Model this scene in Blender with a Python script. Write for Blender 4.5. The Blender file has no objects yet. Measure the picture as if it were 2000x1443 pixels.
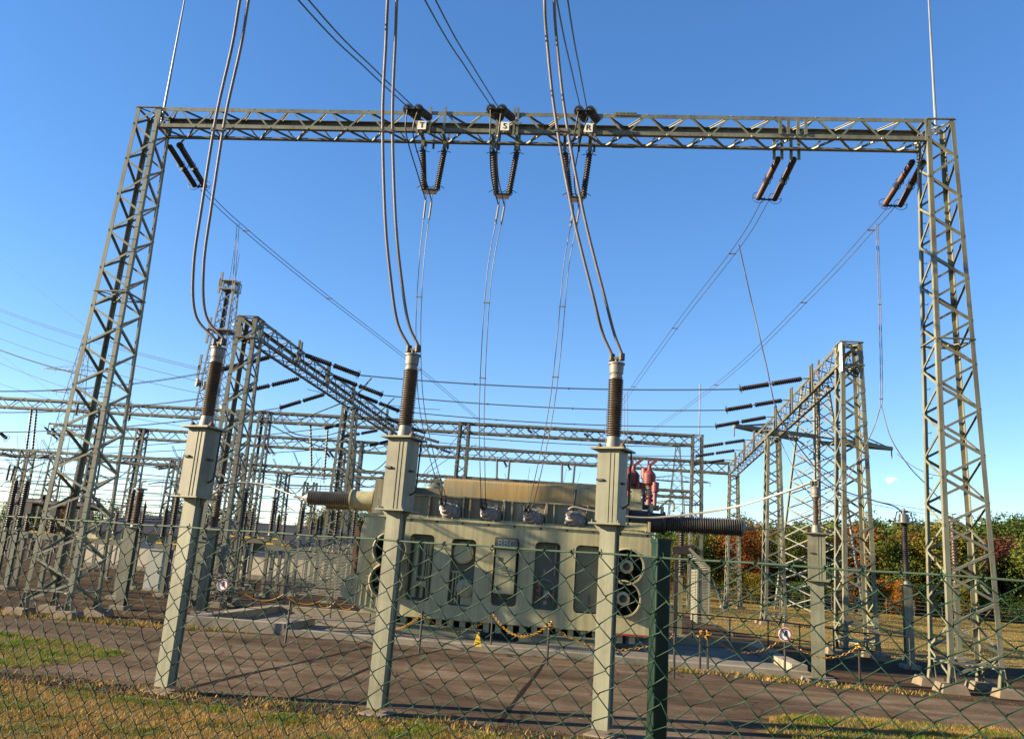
import bpy, math, random
from mathutils import Vector, Matrix
random.seed(7)
V = Vector
sc = bpy.context.scene
COL = sc.collection
R = math.radians
PI = math.pi

# ------------------------------------------------------------------ camera
FPX = 1580.0; PITCH = R(13.3); ROLL = R(4.1); YAW = R(6.0); EYE = 2.4
cam_d = bpy.data.cameras.new('camera'); cam = bpy.data.objects.new('camera', cam_d); COL.objects.link(cam)
cam_d.sensor_width = 36; cam_d.lens = 36 * FPX / 2000; cam_d.clip_start = 0.05; cam_d.clip_end = 4000
_rz = Matrix.Rotation(YAW, 3, 'Z')
_R0 = V((1, 0, 0)); _U0 = V((0, -math.sin(PITCH), math.cos(PITCH))); _F0 = V((0, math.cos(PITCH), math.sin(PITCH)))
_right = _rz @ (_R0 * math.cos(ROLL) + _U0 * math.sin(ROLL))
_up = _rz @ (-_R0 * math.sin(ROLL) + _U0 * math.cos(ROLL))
_fwd = _rz @ _F0
cam.matrix_world = Matrix(((_right.x, _up.x, -_fwd.x, 0), (_right.y, _up.y, -_fwd.y, 0), (_right.z, _up.z, -_fwd.z, EYE), (0, 0, 0, 1)))
sc.camera = cam

def ray(px, py):
    return _fwd + _right * ((px - 1000) / FPX) - _up * ((py - 721.5) / FPX)
def at(px, py, Y):                      # surveyed point: direction seen in the photograph, at distance Y
    d = ray(px, py); t = Y / d.y
    return V((d.x * t, Y, EYE + d.z * t))
def gnd(px, py, z=0.0):
    d = ray(px, py); t = (z - EYE) / d.z
    return V((d.x * t, d.y * t, z))

# ------------------------------------------------------------------ materials
def nn(nt, typ, **kw):
    n = nt.nodes.new(typ)
    for k, v in kw.items():
        if k in n.inputs: n.inputs[k].default_value = v
        else: setattr(n, k, v)
    return n
def ramp(nt, src, stops):
    r = nt.nodes.new('ShaderNodeValToRGB'); e = r.color_ramp.elements
    while len(e) < len(stops): e.new(0.5)
    for i, (p, c) in enumerate(stops):
        e[i].position = p; e[i].color = tuple(c) + (1,)
    nt.links.new(src, r.inputs[0]); return r.outputs[0]
def base_mat(name, rough=0.6, metal=0.0):
    m = bpy.data.materials.new(name); m.use_nodes = True
    b = m.node_tree.nodes['Principled BSDF']
    b.inputs['Roughness'].default_value = rough; b.inputs['Metallic'].default_value = metal
    return m, m.node_tree, b
def mat(name, c, rough=0.6, metal=0.0, var=0.25, scale=3.0, bump=0.0, c2=None, amt=0.35, fine=40.0, streak=0.0, rust=0.0):
    """paint / stone: base colour with broad fading, fine speckle and optional patches of a second colour"""
    m, nt, b = base_mat(name, rough, metal)
    tc = nn(nt, 'ShaderNodeNewGeometry')
    n1 = nn(nt, 'ShaderNodeTexNoise', Scale=scale, Detail=6.0, Roughness=0.65)
    nt.links.new(tc.outputs['Position'], n1.inputs['Vector'])
    c = [x * KA for x in c]; c2 = [x * KA for x in c2] if c2 else None
    lo = [x * (1 - var) for x in c]; hi = [min(1, x * (1 + var)) for x in c]
    col = ramp(nt, n1.outputs['Fac'], [(0.3, lo), (0.7, hi)])
    if c2:
        n2 = nn(nt, 'ShaderNodeTexNoise', Scale=scale * 0.6, Detail=8.0, Roughness=0.7)
        mp = nn(nt, 'ShaderNodeMapping'); mp.inputs['Location'].default_value = (7, 3, 5)
        nt.links.new(tc.outputs['Position'], mp.inputs['Vector']); nt.links.new(mp.outputs[0], n2.inputs['Vector'])
        k = ramp(nt, n2.outputs['Fac'], [(0.62 - amt * 0.5, (0, 0, 0)), (0.74 - amt * 0.3, (1, 1, 1))])
        mx = nn(nt, 'ShaderNodeMix', data_type='RGBA'); nt.links.new(k, mx.inputs[0]); nt.links.new(col, mx.inputs[6])
        mx.inputs[7].default_value = tuple(c2) + (1,); col = mx.outputs[2]
    if streak:                              # rain streaks running down the paint
        mp3 = nn(nt, 'ShaderNodeMapping'); mp3.inputs['Scale'].default_value = (9, 9, 0.55); nt.links.new(tc.outputs['Position'], mp3.inputs['Vector'])
        n5 = nn(nt, 'ShaderNodeTexNoise', Scale=1.0, Detail=5.0, Roughness=0.6); nt.links.new(mp3.outputs[0], n5.inputs['Vector'])
        s5 = nn(nt, 'ShaderNodeMapRange'); s5.inputs[1].default_value = 0.35; s5.inputs[2].default_value = 0.65; s5.inputs[3].default_value = 1 - streak; s5.inputs[4].default_value = 1 + streak * 0.5
        nt.links.new(n5.outputs['Fac'], s5.inputs[0]); m5 = nn(nt, 'ShaderNodeMix', data_type='RGBA', blend_type='MULTIPLY'); m5.inputs[0].default_value = 1
        nt.links.new(col, m5.inputs[6]); nt.links.new(s5.outputs[0], m5.inputs[7]); col = m5.outputs[2]
    if rust:
        n6 = nn(nt, 'ShaderNodeTexNoise', Scale=7.0, Detail=9.0, Roughness=0.75); nt.links.new(tc.outputs['Position'], n6.inputs['Vector'])
        k6 = ramp(nt, n6.outputs['Fac'], [(0.70 - rust, (0, 0, 0)), (0.76 - rust, (0.8, 0.8, 0.8))]); m6 = nn(nt, 'ShaderNodeMix', data_type='RGBA')
        nt.links.new(k6, m6.inputs[0]); nt.links.new(col, m6.inputs[6]); m6.inputs[7].default_value = (0.085, 0.045, 0.02, 1); col = m6.outputs[2]
    nt.links.new(col, b.inputs['Base Color'])
    n3 = nn(nt, 'ShaderNodeTexNoise', Scale=fine, Detail=4.0)
    nt.links.new(tc.outputs['Position'], n3.inputs['Vector'])
    rr = nn(nt, 'ShaderNodeMapRange'); rr.inputs[3].default_value = max(0.05, rough - 0.12); rr.inputs[4].default_value = min(1, rough + 0.15)
    nt.links.new(n3.outputs['Fac'], rr.inputs[0]); nt.links.new(rr.outputs[0], b.inputs['Roughness'])
    if bump:
        bp = nn(nt, 'ShaderNodeBump', Strength=bump, Distance=0.02)
        nt.links.new(n3.outputs['Fac'], bp.inputs['Height']); nt.links.new(bp.outputs[0], b.inputs['Normal'])
    return m
KA = 0.44                               # paints are darker than they look in the picture
M = {}
M['steel'] = mat('painted_green_grey_steel', (0.315, 0.318, 0.215), 0.5, 0, 0.16, 1.3, c2=(0.20, 0.185, 0.12), amt=0.3, streak=0.22, rust=0.03)
M['steel_old'] = mat('weathered_steel', (0.21, 0.225, 0.165), 0.55, 0, 0.2, 0.8, c2=(0.2, 0.175, 0.115), amt=0.4, streak=0.2, rust=0.04)
M['galv'] = mat('galvanised_steel', (0.42, 0.42, 0.40), 0.45, 0.35, 0.2, 1.0)
M['far_steel'] = mat('pale_lattice_steel', (0.24, 0.25, 0.19), 0.6, 0, 0.15, 0.6)
M['paint'] = mat('transformer_paint', (0.72, 0.65, 0.36), 0.5, 0, 0.14, 0.9, c2=(0.60, 0.54, 0.29), amt=0.4, streak=0.24, rust=0.02)
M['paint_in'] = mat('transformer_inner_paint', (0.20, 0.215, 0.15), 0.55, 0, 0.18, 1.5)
M['rusty'] = mat('rusty_tank_paint', (0.50, 0.45, 0.26), 0.55, 0, 0.15, 0.9, c2=(0.66, 0.43, 0.15), amt=0.6, streak=0.2, rust=0.01)
M['tank'] = mat('stained_tank_paint', (0.45, 0.43, 0.28), 0.5, 0, 0.15, 1.0, c2=(0.40, 0.31, 0.17), amt=0.5, streak=0.3, rust=0.06)
M['rust'] = mat('rusty_sheet', (0.17, 0.095, 0.05), 0.8, 0, 0.3, 2.5)
M['brown'] = mat('brown_glazed_porcelain', (0.145, 0.098, 0.065), 0.38, 0, 0.3, 4.0, c2=(0.21, 0.165, 0.12), amt=0.3)
M['darkpor'] = mat('dark_glazed_porcelain', (0.05, 0.034, 0.03), 0.5, 0, 0.25, 3.0)
M['redpor'] = mat('red_brown_porcelain', (0.095, 0.03, 0.026), 0.5, 0, 0.25, 3.0)
M['greypor'] = mat('grey_porcelain', (0.30, 0.265, 0.205), 0.3, 0, 0.2, 3.0)
M['mauve'] = mat('pale_bushing', (0.36, 0.31, 0.29), 0.4, 0, 0.15, 4.0)
M['alu'] = mat('cast_aluminium', (0.31, 0.285, 0.25), 0.55, 0.1, 0.2, 6.0)
M['wire'] = mat('stranded_aluminium', (0.27, 0.235, 0.235), 0.6, 0.2, 0.2, 5.0, bump=0.3, fine=160)
M['wire_dark'] = mat('dark_conductor', (0.045, 0.042, 0.045), 0.5, 0.2, 0.2, 5.0)
M['wire_mid'] = mat('grey_conductor', (0.15, 0.15, 0.155), 0.45, 0.3, 0.2, 5.0)
M['wire_pale'] = mat('pale_tube_conductor', (0.55, 0.51, 0.43), 0.4, 0.2, 0.1, 5.0)
M['black'] = mat('black_painted_iron', (0.018, 0.017, 0.016), 0.5, 0, 0.3, 5.0)
M['darkfit'] = mat('dark_fittings', (0.05, 0.042, 0.035), 0.6, 0.2, 0.3, 5.0)
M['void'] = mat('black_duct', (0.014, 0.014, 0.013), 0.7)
M['conc'] = mat('concrete', (0.45, 0.385, 0.285), 0.9, 0, 0.18, 1.6, bump=0.25, c2=(0.24, 0.20, 0.15), amt=0.35)
M['dirtyconc'] = mat('soiled_concrete', (0.30, 0.225, 0.15), 0.95, 0, 0.3, 3.0, bump=0.3)
M['pitfloor'] = mat('pit_slab', (0.27, 0.235, 0.19), 0.9, 0, 0.2, 1.2, bump=0.2, c2=(0.15, 0.13, 0.11), amt=0.4)
M['yellow'] = mat('yellow_plastic', (0.52, 0.26, 0.015), 0.4, 0, 0.1)
M['ysign'] = mat('yellow_sign', (1.6, 1.0, 0.04), 0.4, 0, 0.05)
M['white'] = mat('white_enamel', (1.7, 1.68, 1.55), 0.35, 0, 0.06, 2.0)
M['ink'] = mat('black_ink', (0.02, 0.02, 0.02), 0.5)
M['red'] = mat('faded_red_paint', (0.34, 0.075, 0.07), 0.5, 0, 0.2, 3.0)
M['signred'] = mat('sign_red', (0.55, 0.06, 0.05), 0.4)
M['fence'] = mat('green_coated_wire', (0.016, 0.062, 0.038), 0.62, 0, 0.2, 6.0)
M['fence_line'] = mat('pale_green_line_wire', (0.09, 0.15, 0.10), 0.6, 0, 0.2, 6.0)
M['fencepost'] = mat('dark_green_post', (0.012, 0.038, 0.025), 0.4, 0, 0.15, 4.0)
M['cream'] = mat('cream_render', (0.95, 0.82, 0.62), 0.85, 0, 0.08, 0.4)
M['roofdark'] = mat('dark_roof_sheet', (0.045, 0.046, 0.055), 0.6, 0, 0.2, 0.8)
M['screen'] = mat('dull_mesh_screen', (0.40, 0.40, 0.31), 0.6, 0, 0.2, 1.0)
M['bushdark'] = mat('dark_grey_bushing', (0.13, 0.112, 0.098), 0.4, 0, 0.25, 3.0)
M['teal'] = mat('tinted_glass', (0.05, 0.085, 0.085), 0.12)
M['lightbox'] = mat('pale_cabinet_paint', (0.66, 0.68, 0.58), 0.5, 0, 0.08, 1.0)
M['bark'] = mat('bark', (0.09, 0.07, 0.05), 0.9, 0, 0.3, 2.0)
M['cloud'] = mat('cloud_vapour', (0.9, 0.86, 0.84), 1.0, 0, 0.02)

for k_ in ('fence', 'fence_line', 'fencepost', 'asphalt_'):
    if k_ in M: M[k_].node_tree.nodes['Principled BSDF'].inputs['Specular IOR Level'].default_value = 0.18
def leaf_mat(name, stops, ns=0.45):
    m, nt, b = base_mat(name, 0.7); b.inputs['Specular IOR Level'].default_value = 0.12
    g = nn(nt, 'ShaderNodeNewGeometry'); n = nn(nt, 'ShaderNodeTexNoise', Scale=ns, Detail=3.0)
    nt.links.new(g.outputs['Position'], n.inputs['Vector'])
    a = nn(nt, 'ShaderNodeMath', operation='MULTIPLY_ADD'); nt.links.new(g.outputs['Random Per Island'], a.inputs[0]); a.inputs[1].default_value = 0.34
    s = nn(nt, 'ShaderNodeMapRange'); s.inputs[1].default_value = 0.3; s.inputs[2].default_value = 0.7; s.inputs[4].default_value = 0.68
    nt.links.new(n.outputs['Fac'], s.inputs[0]); nt.links.new(s.outputs[0], a.inputs[2])
    col = ramp(nt, a.outputs[0], stops); nt.links.new(col, b.inputs['Base Color'])
    tr = nn(nt, 'ShaderNodeBsdfTranslucent'); nt.links.new(col, tr.inputs[0])
    mx = nn(nt, 'ShaderNodeMixShader'); mx.inputs[0].default_value = 0.28
    nt.links.new(b.outputs[0], mx.inputs[1]); nt.links.new(tr.outputs[0], mx.inputs[2])
    nt.links.new(mx.outputs[0], nt.nodes['Material Output'].inputs[0])
    return m
M['leaf_green'] = leaf_mat('green_leaves', [(0, (0.0333, 0.0507, 0.0112)), (0.5, (0.0712, 0.0975, 0.0176)), (1, (0.152, 0.1482, 0.024))])
M['leaf_dark'] = leaf_mat('dark_leaves', [(0, (0.02, 0.04, 0.012)), (0.6, (0.045, 0.08, 0.02)), (1, (0.09, 0.11, 0.025))])
M['leaf_olive'] = leaf_mat('olive_leaves', [(0, (0.051, 0.0615, 0.0096)), (0.5, (0.1105, 0.1025, 0.016)), (1, (0.187, 0.1312, 0.02))])
M['leaf_orange'] = leaf_mat('orange_leaves', [(0, (0.0765, 0.0574, 0.0096)), (0.5, (0.17, 0.082, 0.016)), (1, (0.2295, 0.0902, 0.016))])
M['leaf_russet'] = leaf_mat('russet_leaves', [(0, (0.085, 0.041, 0.012)), (0.5, (0.1785, 0.0615, 0.016)), (1, (0.238, 0.082, 0.02))])
M['leaf_purple'] = leaf_mat('purple_leaves', [(0, (0.035, 0.012, 0.012)), (0.6, (0.075, 0.022, 0.018)), (1, (0.13, 0.05, 0.025))])
M['grass'] = leaf_mat('dry_and_green_grass', [(0.1, (0.05, 0.09, 0.01)), (0.36, (0.11, 0.12, 0.018)), (0.5, (0.24, 0.15, 0.045)), (0.7, (0.28, 0.17, 0.055)), (0.98, (0.40, 0.28, 0.11))], 1.1)
M['grass_g'] = leaf_mat('green_grass', [(0.2, (0.06, 0.115, 0.008)), (0.6, (0.10, 0.15, 0.013)), (0.95, (0.22, 0.15, 0.04))])

def ground_mat(name, cols, scale, bump=0.5, fine=60.0, stretch=(1, 1, 1), speck=None, kg=0.45, cracks=False):
    m, nt, b = base_mat(name, 0.95); b.inputs['Specular IOR Level'].default_value = 0.06
    g = nn(nt, 'ShaderNodeNewGeometry'); mp = nn(nt, 'ShaderNodeMapping'); mp.inputs['Scale'].default_value = stretch
    nt.links.new(g.outputs['Position'], mp.inputs['Vector'])
    n1 = nn(nt, 'ShaderNodeTexNoise', Scale=scale, Detail=9.0, Roughness=0.72)
    nt.links.new(mp.outputs[0], n1.inputs['Vector'])
    col = ramp(nt, n1.outputs['Fac'], [(a, [x * kg for x in c]) for a, c in cols])
    n2 = nn(nt, 'ShaderNodeTexNoise', Scale=fine, Detail=5.0, Roughness=0.7); nt.links.new(g.outputs['Position'], n2.inputs['Vector'])
    sh = nn(nt, 'ShaderNodeMapRange'); sh.inputs[1].default_value = 0.25; sh.inputs[2].default_value = 0.75; sh.inputs[3].default_value = 0.4; sh.inputs[4].default_value = 1.6
    nt.links.new(n2.outputs['Fac'], sh.inputs[0])
    mu = nn(nt, 'ShaderNodeMix', data_type='RGBA', blend_type='MULTIPLY'); mu.inputs[0].default_value = 1
    nt.links.new(col, mu.inputs[6]); nt.links.new(sh.outputs[0], mu.inputs[7]); out = mu.outputs[2]
    if speck:
        vo = nn(nt, 'ShaderNodeTexVoronoi', Scale=speck[1]); mp2 = nn(nt, 'ShaderNodeMapping'); mp2.inputs['Scale'].default_value = speck[3]
        nt.links.new(g.outputs['Position'], mp2.inputs['Vector']); nt.links.new(mp2.outputs[0], vo.inputs['Vector'])
        k = ramp(nt, vo.outputs['Distance'], [(0.0, (1, 1, 1)), (speck[2], (0, 0, 0))])
        n4 = nn(nt, 'ShaderNodeTexNoise', Scale=1.1, Detail=3.0); nt.links.new(g.outputs['Position'], n4.inputs['Vector'])
        k2 = ramp(nt, n4.outputs['Fac'], [(0.48, (0, 0, 0)), (0.6, (1, 1, 1))])
        mm = nn(nt, 'ShaderNodeMath', operation='MULTIPLY'); nt.links.new(k, mm.inputs[0]); nt.links.new(k2, mm.inputs[1])
        mx = nn(nt, 'ShaderNodeMix', data_type='RGBA'); nt.links.new(mm.outputs[0], mx.inputs[0]); nt.links.new(out, mx.inputs[6])
        mx.inputs[7].default_value = tuple(x * kg for x in speck[0]) + (1,); out = mx.outputs[2]
    if cracks:
        wn = nn(nt, 'ShaderNodeTexNoise', Scale=1.3, Detail=4.0); nt.links.new(g.outputs['Position'], wn.inputs['Vector'])
        wa = nn(nt, 'ShaderNodeVectorMath', operation='MULTIPLY_ADD'); wa.inputs[1].default_value = (0.7, 0.7, 0); nt.links.new(wn.outputs['Color'], wa.inputs[0]); nt.links.new(g.outputs['Position'], wa.inputs[2])
        vc = nn(nt, 'ShaderNodeTexVoronoi', Scale=0.33); vc.feature = 'DISTANCE_TO_EDGE'; nt.links.new(wa.outputs[0], vc.inputs['Vector'])
        kc = ramp(nt, vc.outputs['Distance'], [(0.0, (0.25, 0.25, 0.25)), (0.009, (1, 1, 1))])
        nb = nn(nt, 'ShaderNodeTexNoise', Scale=0.22, Detail=2.0, Roughness=0.4); nt.links.new(g.outputs['Position'], nb.inputs['Vector'])
        kb_ = ramp(nt, nb.outputs['Fac'], [(0.42, (0.72, 0.72, 0.72)), (0.56, (1.12, 1.12, 1.12))])
        for kk in (kc, kb_):
            mk = nn(nt, 'ShaderNodeMix', data_type='RGBA', blend_type='MULTIPLY'); mk.inputs[0].default_value = 1
            nt.links.new(out, mk.inputs[6]); nt.links.new(kk, mk.inputs[7]); out = mk.outputs[2]
    nt.links.new(out, b.inputs['Base Color'])
    bp = nn(nt, 'ShaderNodeBump', Strength=bump, Distance=0.03); nt.links.new(n2.outputs['Fac'], bp.inputs['Height']); nt.links.new(bp.outputs[0], b.inputs['Normal'])
    return m
M['soil'] = ground_mat('yard_gravel', [(0.34, (0.045, 0.031, 0.022)), (0.48, (0.10, 0.069, 0.046)), (0.58, (0.23, 0.145, 0.07)), (0.68, (0.12, 0.105, 0.035))], 0.5, 1.0, 16.0, (0.5, 1.6, 1), None, 0.36)
M['verge'] = ground_mat('dry_verge', [(0.28, (0.16, 0.15, 0.035)), (0.45, (0.26, 0.19, 0.07)), (0.62, (0.36, 0.24, 0.10)), (0.75, (0.15, 0.17, 0.03))], 0.8, 0.8, 45.0)
M['field'] = ground_mat('mown_field', [(0.3, (0.12, 0.12, 0.025)), (0.48, (0.22, 0.17, 0.05)), (0.6, (0.33, 0.22, 0.085)), (0.74, (0.17, 0.16, 0.035))], 0.30, 0.6, 12.0, (0.16, 1.6, 1), None, 0.62)
M['asphalt'] = ground_mat('worn_asphalt', [(0.34, (0.12, 0.080, 0.050)), (0.5, (0.215, 0.150, 0.098)), (0.66, (0.33, 0.25, 0.175))], 0.8, 0.6, 30.0, (0.55, 1.3, 1), ((0.95, 0.85, 0.72), 2.6, 0.10, (0.8, 2.0, 1)), 0.44, True)
M['tar'] = ground_mat('tar_seam', [(0.3, (0.022, 0.017, 0.014)), (0.7, (0.045, 0.034, 0.027))], 2.0, 0.3, 40.0)
M['rim'] = ground_mat('gravel_rim', [(0.3, (0.06, 0.045, 0.033)), (0.5, (0.12, 0.09, 0.06)), (0.7, (0.26, 0.16, 0.075))], 1.6, 1.0, 30.0, (1, 1, 1), None, 0.4)

# ------------------------------------------------------------------ mesh builder
def basis(d, up=None):
    d = d.normalized()
    u = V(up) if up is not None else (V((0, 0, 1)) if abs(d.z) < 0.95 else V((0, 1, 0)))
    s = d.cross(u)
    if s.length < 1e-5: s = d.cross(V((1, 0, 0)))
    s.normalize(); return d, s, s.cross(d).normalized()
class MB:
    def __init__(s): s.v = []; s.f = []; s.k = []
    def pieces(s):
        out = []
        for i, (v0, f0) in enumerate(s.k):
            v1, f1 = s.k[i + 1] if i + 1 < len(s.k) else (len(s.v), len(s.f)); m = MB(); m.v = s.v[v0:v1]; m.f = [tuple(j - v0 for j in f) for f in s.f[f0:f1]]; out.append(m)
        return out
    def add(s, vs, fs):
        o = len(s.v); s.k.append((o, len(s.f))); s.v += [V(x) for x in vs]; s.f += [tuple(i + o for i in f) for f in fs]
    def box(s, c, size, rz=0.0, mtx=None):
        c = V(c); h = V(size) * 0.5; m = mtx or Matrix.Rotation(rz, 3, 'Z')
        vs = [c + m @ V((x * h.x, y * h.y, z * h.z)) for z in (-1, 1) for x, y in ((-1, -1), (1, -1), (1, 1), (-1, 1))]
        s.add(vs, [(3, 2, 1, 0), (4, 5, 6, 7), (0, 1, 5, 4), (1, 2, 6, 5), (2, 3, 7, 6), (3, 0, 4, 7)])
    def bar(s, p, q, w, h=None, up=None):
        p = V(p); q = V(q); h = h or w
        d, a, b = basis(q - p, up); a = a * w / 2; b = b * h / 2
        s.add([p - a - b, p + a - b, p + a + b, p - a + b, q - a - b, q + a - b, q + a + b, q - a + b],
              [(3, 2, 1, 0), (4, 5, 6, 7), (0, 1, 5, 4), (1, 2, 6, 5), (2, 3, 7, 6), (3, 0, 4, 7)])
    def ang(s, p, q, w, t, n1, n2):     # rolled L section, heel on p-q, legs along n1 and n2
        p = V(p); q = V(q); n1 = V(n1); n2 = V(n2)
        pf = [n1 * 0, n1 * w, n1 * w + n2 * t, n1 * t + n2 * t, n1 * t + n2 * w, n2 * w]
        s.add([p + o for o in pf] + [q + o for o in pf],
              [(0, 1, 7, 6), (1, 2, 8, 7), (2, 3, 9, 8), (3, 4, 10, 9), (4, 5, 11, 10), (5, 0, 6, 11), (3, 2, 1, 0), (5, 4, 3, 0), (6, 7, 8, 9), (6, 9, 10, 11)])
    def tube(s, pts, r, n=6, cap=True):
        pts = [V(p) for p in pts]; o = len(s.v); s.k.append((o, len(s.f))); prev = None
        for i, p in enumerate(pts):
            d = (pts[min(i + 1, len(pts) - 1)] - pts[max(i - 1, 0)])
            if d.length < 1e-9: d = V((0, 0, 1))
            d.normalize()
            if prev is None: _, a, b = basis(d)
            else:
                a = prev - d * prev.dot(d); a.normalize(); b = a.cross(d) * -1
            prev = a; rr = r[i] if isinstance(r, (list, tuple)) else r
            for k in range(n):
                t = 2 * PI * k / n; s.v.append(p + (a * math.cos(t) + d.cross(a) * math.sin(t)) * rr)
        for i in range(len(pts) - 1):
            for k in range(n):
                k2 = (k + 1) % n; s.f.append((o + i * n + k, o + i * n + k2, o + (i + 1) * n + k2, o + (i + 1) * n + k))
        if cap:
            s.f.append(tuple(o + k for k in reversed(range(n)))); s.f.append(tuple(o + (len(pts) - 1) * n + k for k in range(n)))
    def lathe(s, p, d, prof, n=16, cap=True):   # prof: (distance along axis, radius)
        p = V(p); d, a, b = basis(V(d)); o = len(s.v); s.k.append((o, len(s.f)))
        for (t, r) in prof:
            for k in range(n):
                w = 2 * PI * k / n; s.v.append(p + d * t + (a * math.cos(w) + d.cross(a) * math.sin(w)) * r)
        for i in range(len(prof) - 1):
            for k in range(n):
                k2 = (k + 1) % n; s.f.append((o + i * n + k, o + i * n + k2, o + (i + 1) * n + k2, o + (i + 1) * n + k))
        if cap:
            s.f.append(tuple(o + k for k in reversed(range(n)))); s.f.append(tuple(o + (len(prof) - 1) * n + k for k in range(n)))
    def ring(s, c, d, Rr, r, a0=0.0, a1=2 * PI, n=18, m=5):
        d, a, b = basis(V(d)); c = V(c)
        s.tube([c + (a * math.cos(a0 + (a1 - a0) * i / n) + b * math.sin(a0 + (a1 - a0) * i / n)) * Rr for i in range(n + 1)], r, m)
    def prism(s, poly, org, ex, ey, depth):   # 2-D outline in plane (ex,ey), extruded along ex x ey
        org = V(org); ex = V(ex); ey = V(ey); nz = ex.cross(ey).normalized() * depth; k = len(poly)
        a = [org + ex * x + ey * y for x, y in poly]; s.add(a + [p + nz for p in a],
            [tuple(reversed(range(k))), tuple(range(k, 2 * k))] + [(i, (i + 1) % k, k + (i + 1) % k, k + i) for i in range(k)])
    def sheds(s, p, q, r0, r1, n, seg=12, wobble=False):
        p = V(p); q = V(q); L = (q - p).length; prof = [(0, r0)]
        for i in range(n):
            t0 = L * i / n; dt = L / n; rr = r1 if not (wobble and i % 2) else r1 * 0.9
            prof += [(t0 + dt * 0.12, r0), (t0 + dt * 0.62, rr), (t0 + dt * 0.76, rr), (t0 + dt * 0.86, r0 * 1.08)]
        prof.append((L, r0)); s.lathe(p, q - p, prof, seg)
    def mesh(s, name, m, off=None, smooth=True, sharp=38):
        me = bpy.data.meshes.new(name)
        vs = [(v - off)[:] for v in s.v] if off is not None else [v[:] for v in s.v]
        me.from_pydata(vs, [], s.f); me.update()
        if m: me.materials.append(m)
        if smooth and me.polygons:
            me.polygons.foreach_set('use_smooth', [True] * len(me.polygons))
            me.set_sharp_from_angle(angle=R(sharp))
        return me
def link(name, me, parent=None, loc=None):
    o = bpy.data.objects.new(name, me); COL.objects.link(o)
    if parent: o.parent = parent
    if loc is not None: o.location = loc
    return o
ORG = {}
def thing(name, label, cat, loc=(0, 0, 0), group=None):
    o = link(name, None); o.location = loc; o['label'] = label; o['category'] = cat
    if group: o['group'] = group
    o.empty_display_size = 0.2; ORG[o.name] = V(loc); return o
def root_of(o):
    while o.parent: o = o.parent
    return o
def part(name, mb, m, parent, label=None, local=False, **kw):
    off = None if local else ORG[root_of(parent).name]
    o = link(name, mb.mesh(name, M[m] if isinstance(m, str) else m, off, **kw), parent)
    if label: o['label'] = label
    return o
def parts(name, mb, m, parent, **kw):
    return [part(name, q, m, parent, **kw) for q in mb.pieces()]
def solo(name, mb, m, label, cat, group=None, loc=None, **kw):    # thing that is one mesh
    o = link(name, mb.mesh(name, M[m] if isinstance(m, str) else m, V(loc) if loc is not None else None, **kw), None, loc)
    o['label'] = label; o['category'] = cat
    if group: o['group'] = group
    return o
def setting(name, mb, m, kind='structure', **kw):
    o = link(name, mb.mesh(name, M[m] if isinstance(m, str) else m, None, **kw)); o['kind'] = kind; return o
def copy_tree(o, parent=None):
    c = o.copy(); COL.objects.link(c); c.parent = parent
    for ch in list(o.children): copy_tree(ch, c)
    return c
def clone(o, loc, rz=0.0, label=None, scale=1.0):
    c = copy_tree(o); c.location = loc; c.rotation_euler = (0, 0, rz); c.scale = (scale,) * 3 if not isinstance(scale, tuple) else scale
    if label: c['label'] = label
    ORG[c.name] = V(loc); return c
def from_curve(cu):
    ob = bpy.data.objects.new('tmp', cu); COL.objects.link(ob)
    dg = bpy.context.evaluated_depsgraph_get(); dg.update()
    me = bpy.data.meshes.new_from_object(ob.evaluated_get(dg)); bpy.data.objects.remove(ob); bpy.data.curves.remove(cu)
    return me
def plate(outer, holes, th):            # sheet with cut openings, XY plane, thickness along Z
    cu = bpy.data.curves.new('plate', 'CURVE'); cu.dimensions = '2D'; cu.fill_mode = 'BOTH'; cu.extrude = th / 2
    for poly in [outer] + holes:
        sp = cu.splines.new('POLY'); sp.points.add(len(poly) - 1); sp.use_cyclic_u = True
        for p, (x, y) in zip(sp.points, poly): p.co = (x, y, 0, 1)
    return from_curve(cu)
def lettering(txt, size, th=0.006):
    cu = bpy.data.curves.new('txt', 'FONT'); cu.body = txt; cu.size = size; cu.extrude = th / 2; cu.align_x = 'CENTER'; cu.align_y = 'CENTER'
    return from_curve(cu)
def mesh_part(name, me, m, parent, mtx, local=False):   # place a raw mesh (world matrix) under a thing
    off = V((0, 0, 0)) if local else ORG[root_of(parent).name]
    me.transform(Matrix.Translation(-off) @ mtx); me.materials.clear(); me.materials.append(M[m])
    return link(name, me, parent)
def face_mtx(c, ex, ey):                # XY plane of a sheet -> world axes ex, ey
    ex = V(ex).normalized(); ey = V(ey).normalized(); ez = ex.cross(ey)
    return Matrix(((ex.x, ey.x, ez.x, c[0]), (ex.y, ey.y, ez.y, c[1]), (ex.z, ey.z, ez.z, c[2]), (0, 0, 0, 1)))
def rrect(x0, y0, x1, y1, r, n=5):
    out = []
    for cx, cy, a in ((x1 - r, y1 - r, 0), (x0 + r, y1 - r, 90), (x0 + r, y0 + r, 180), (x1 - r, y0 + r, 270)):
        for i in range(n + 1):
            t = R(a + 90 * i / n); out.append((cx + r * math.cos(t), cy + r * math.sin(t)))
    return out
def circ(x, y, r, n=28): return [(x + r * math.cos(2 * PI * i / n), y + r * math.sin(2 * PI * i / n)) for i in range(n)]
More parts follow.
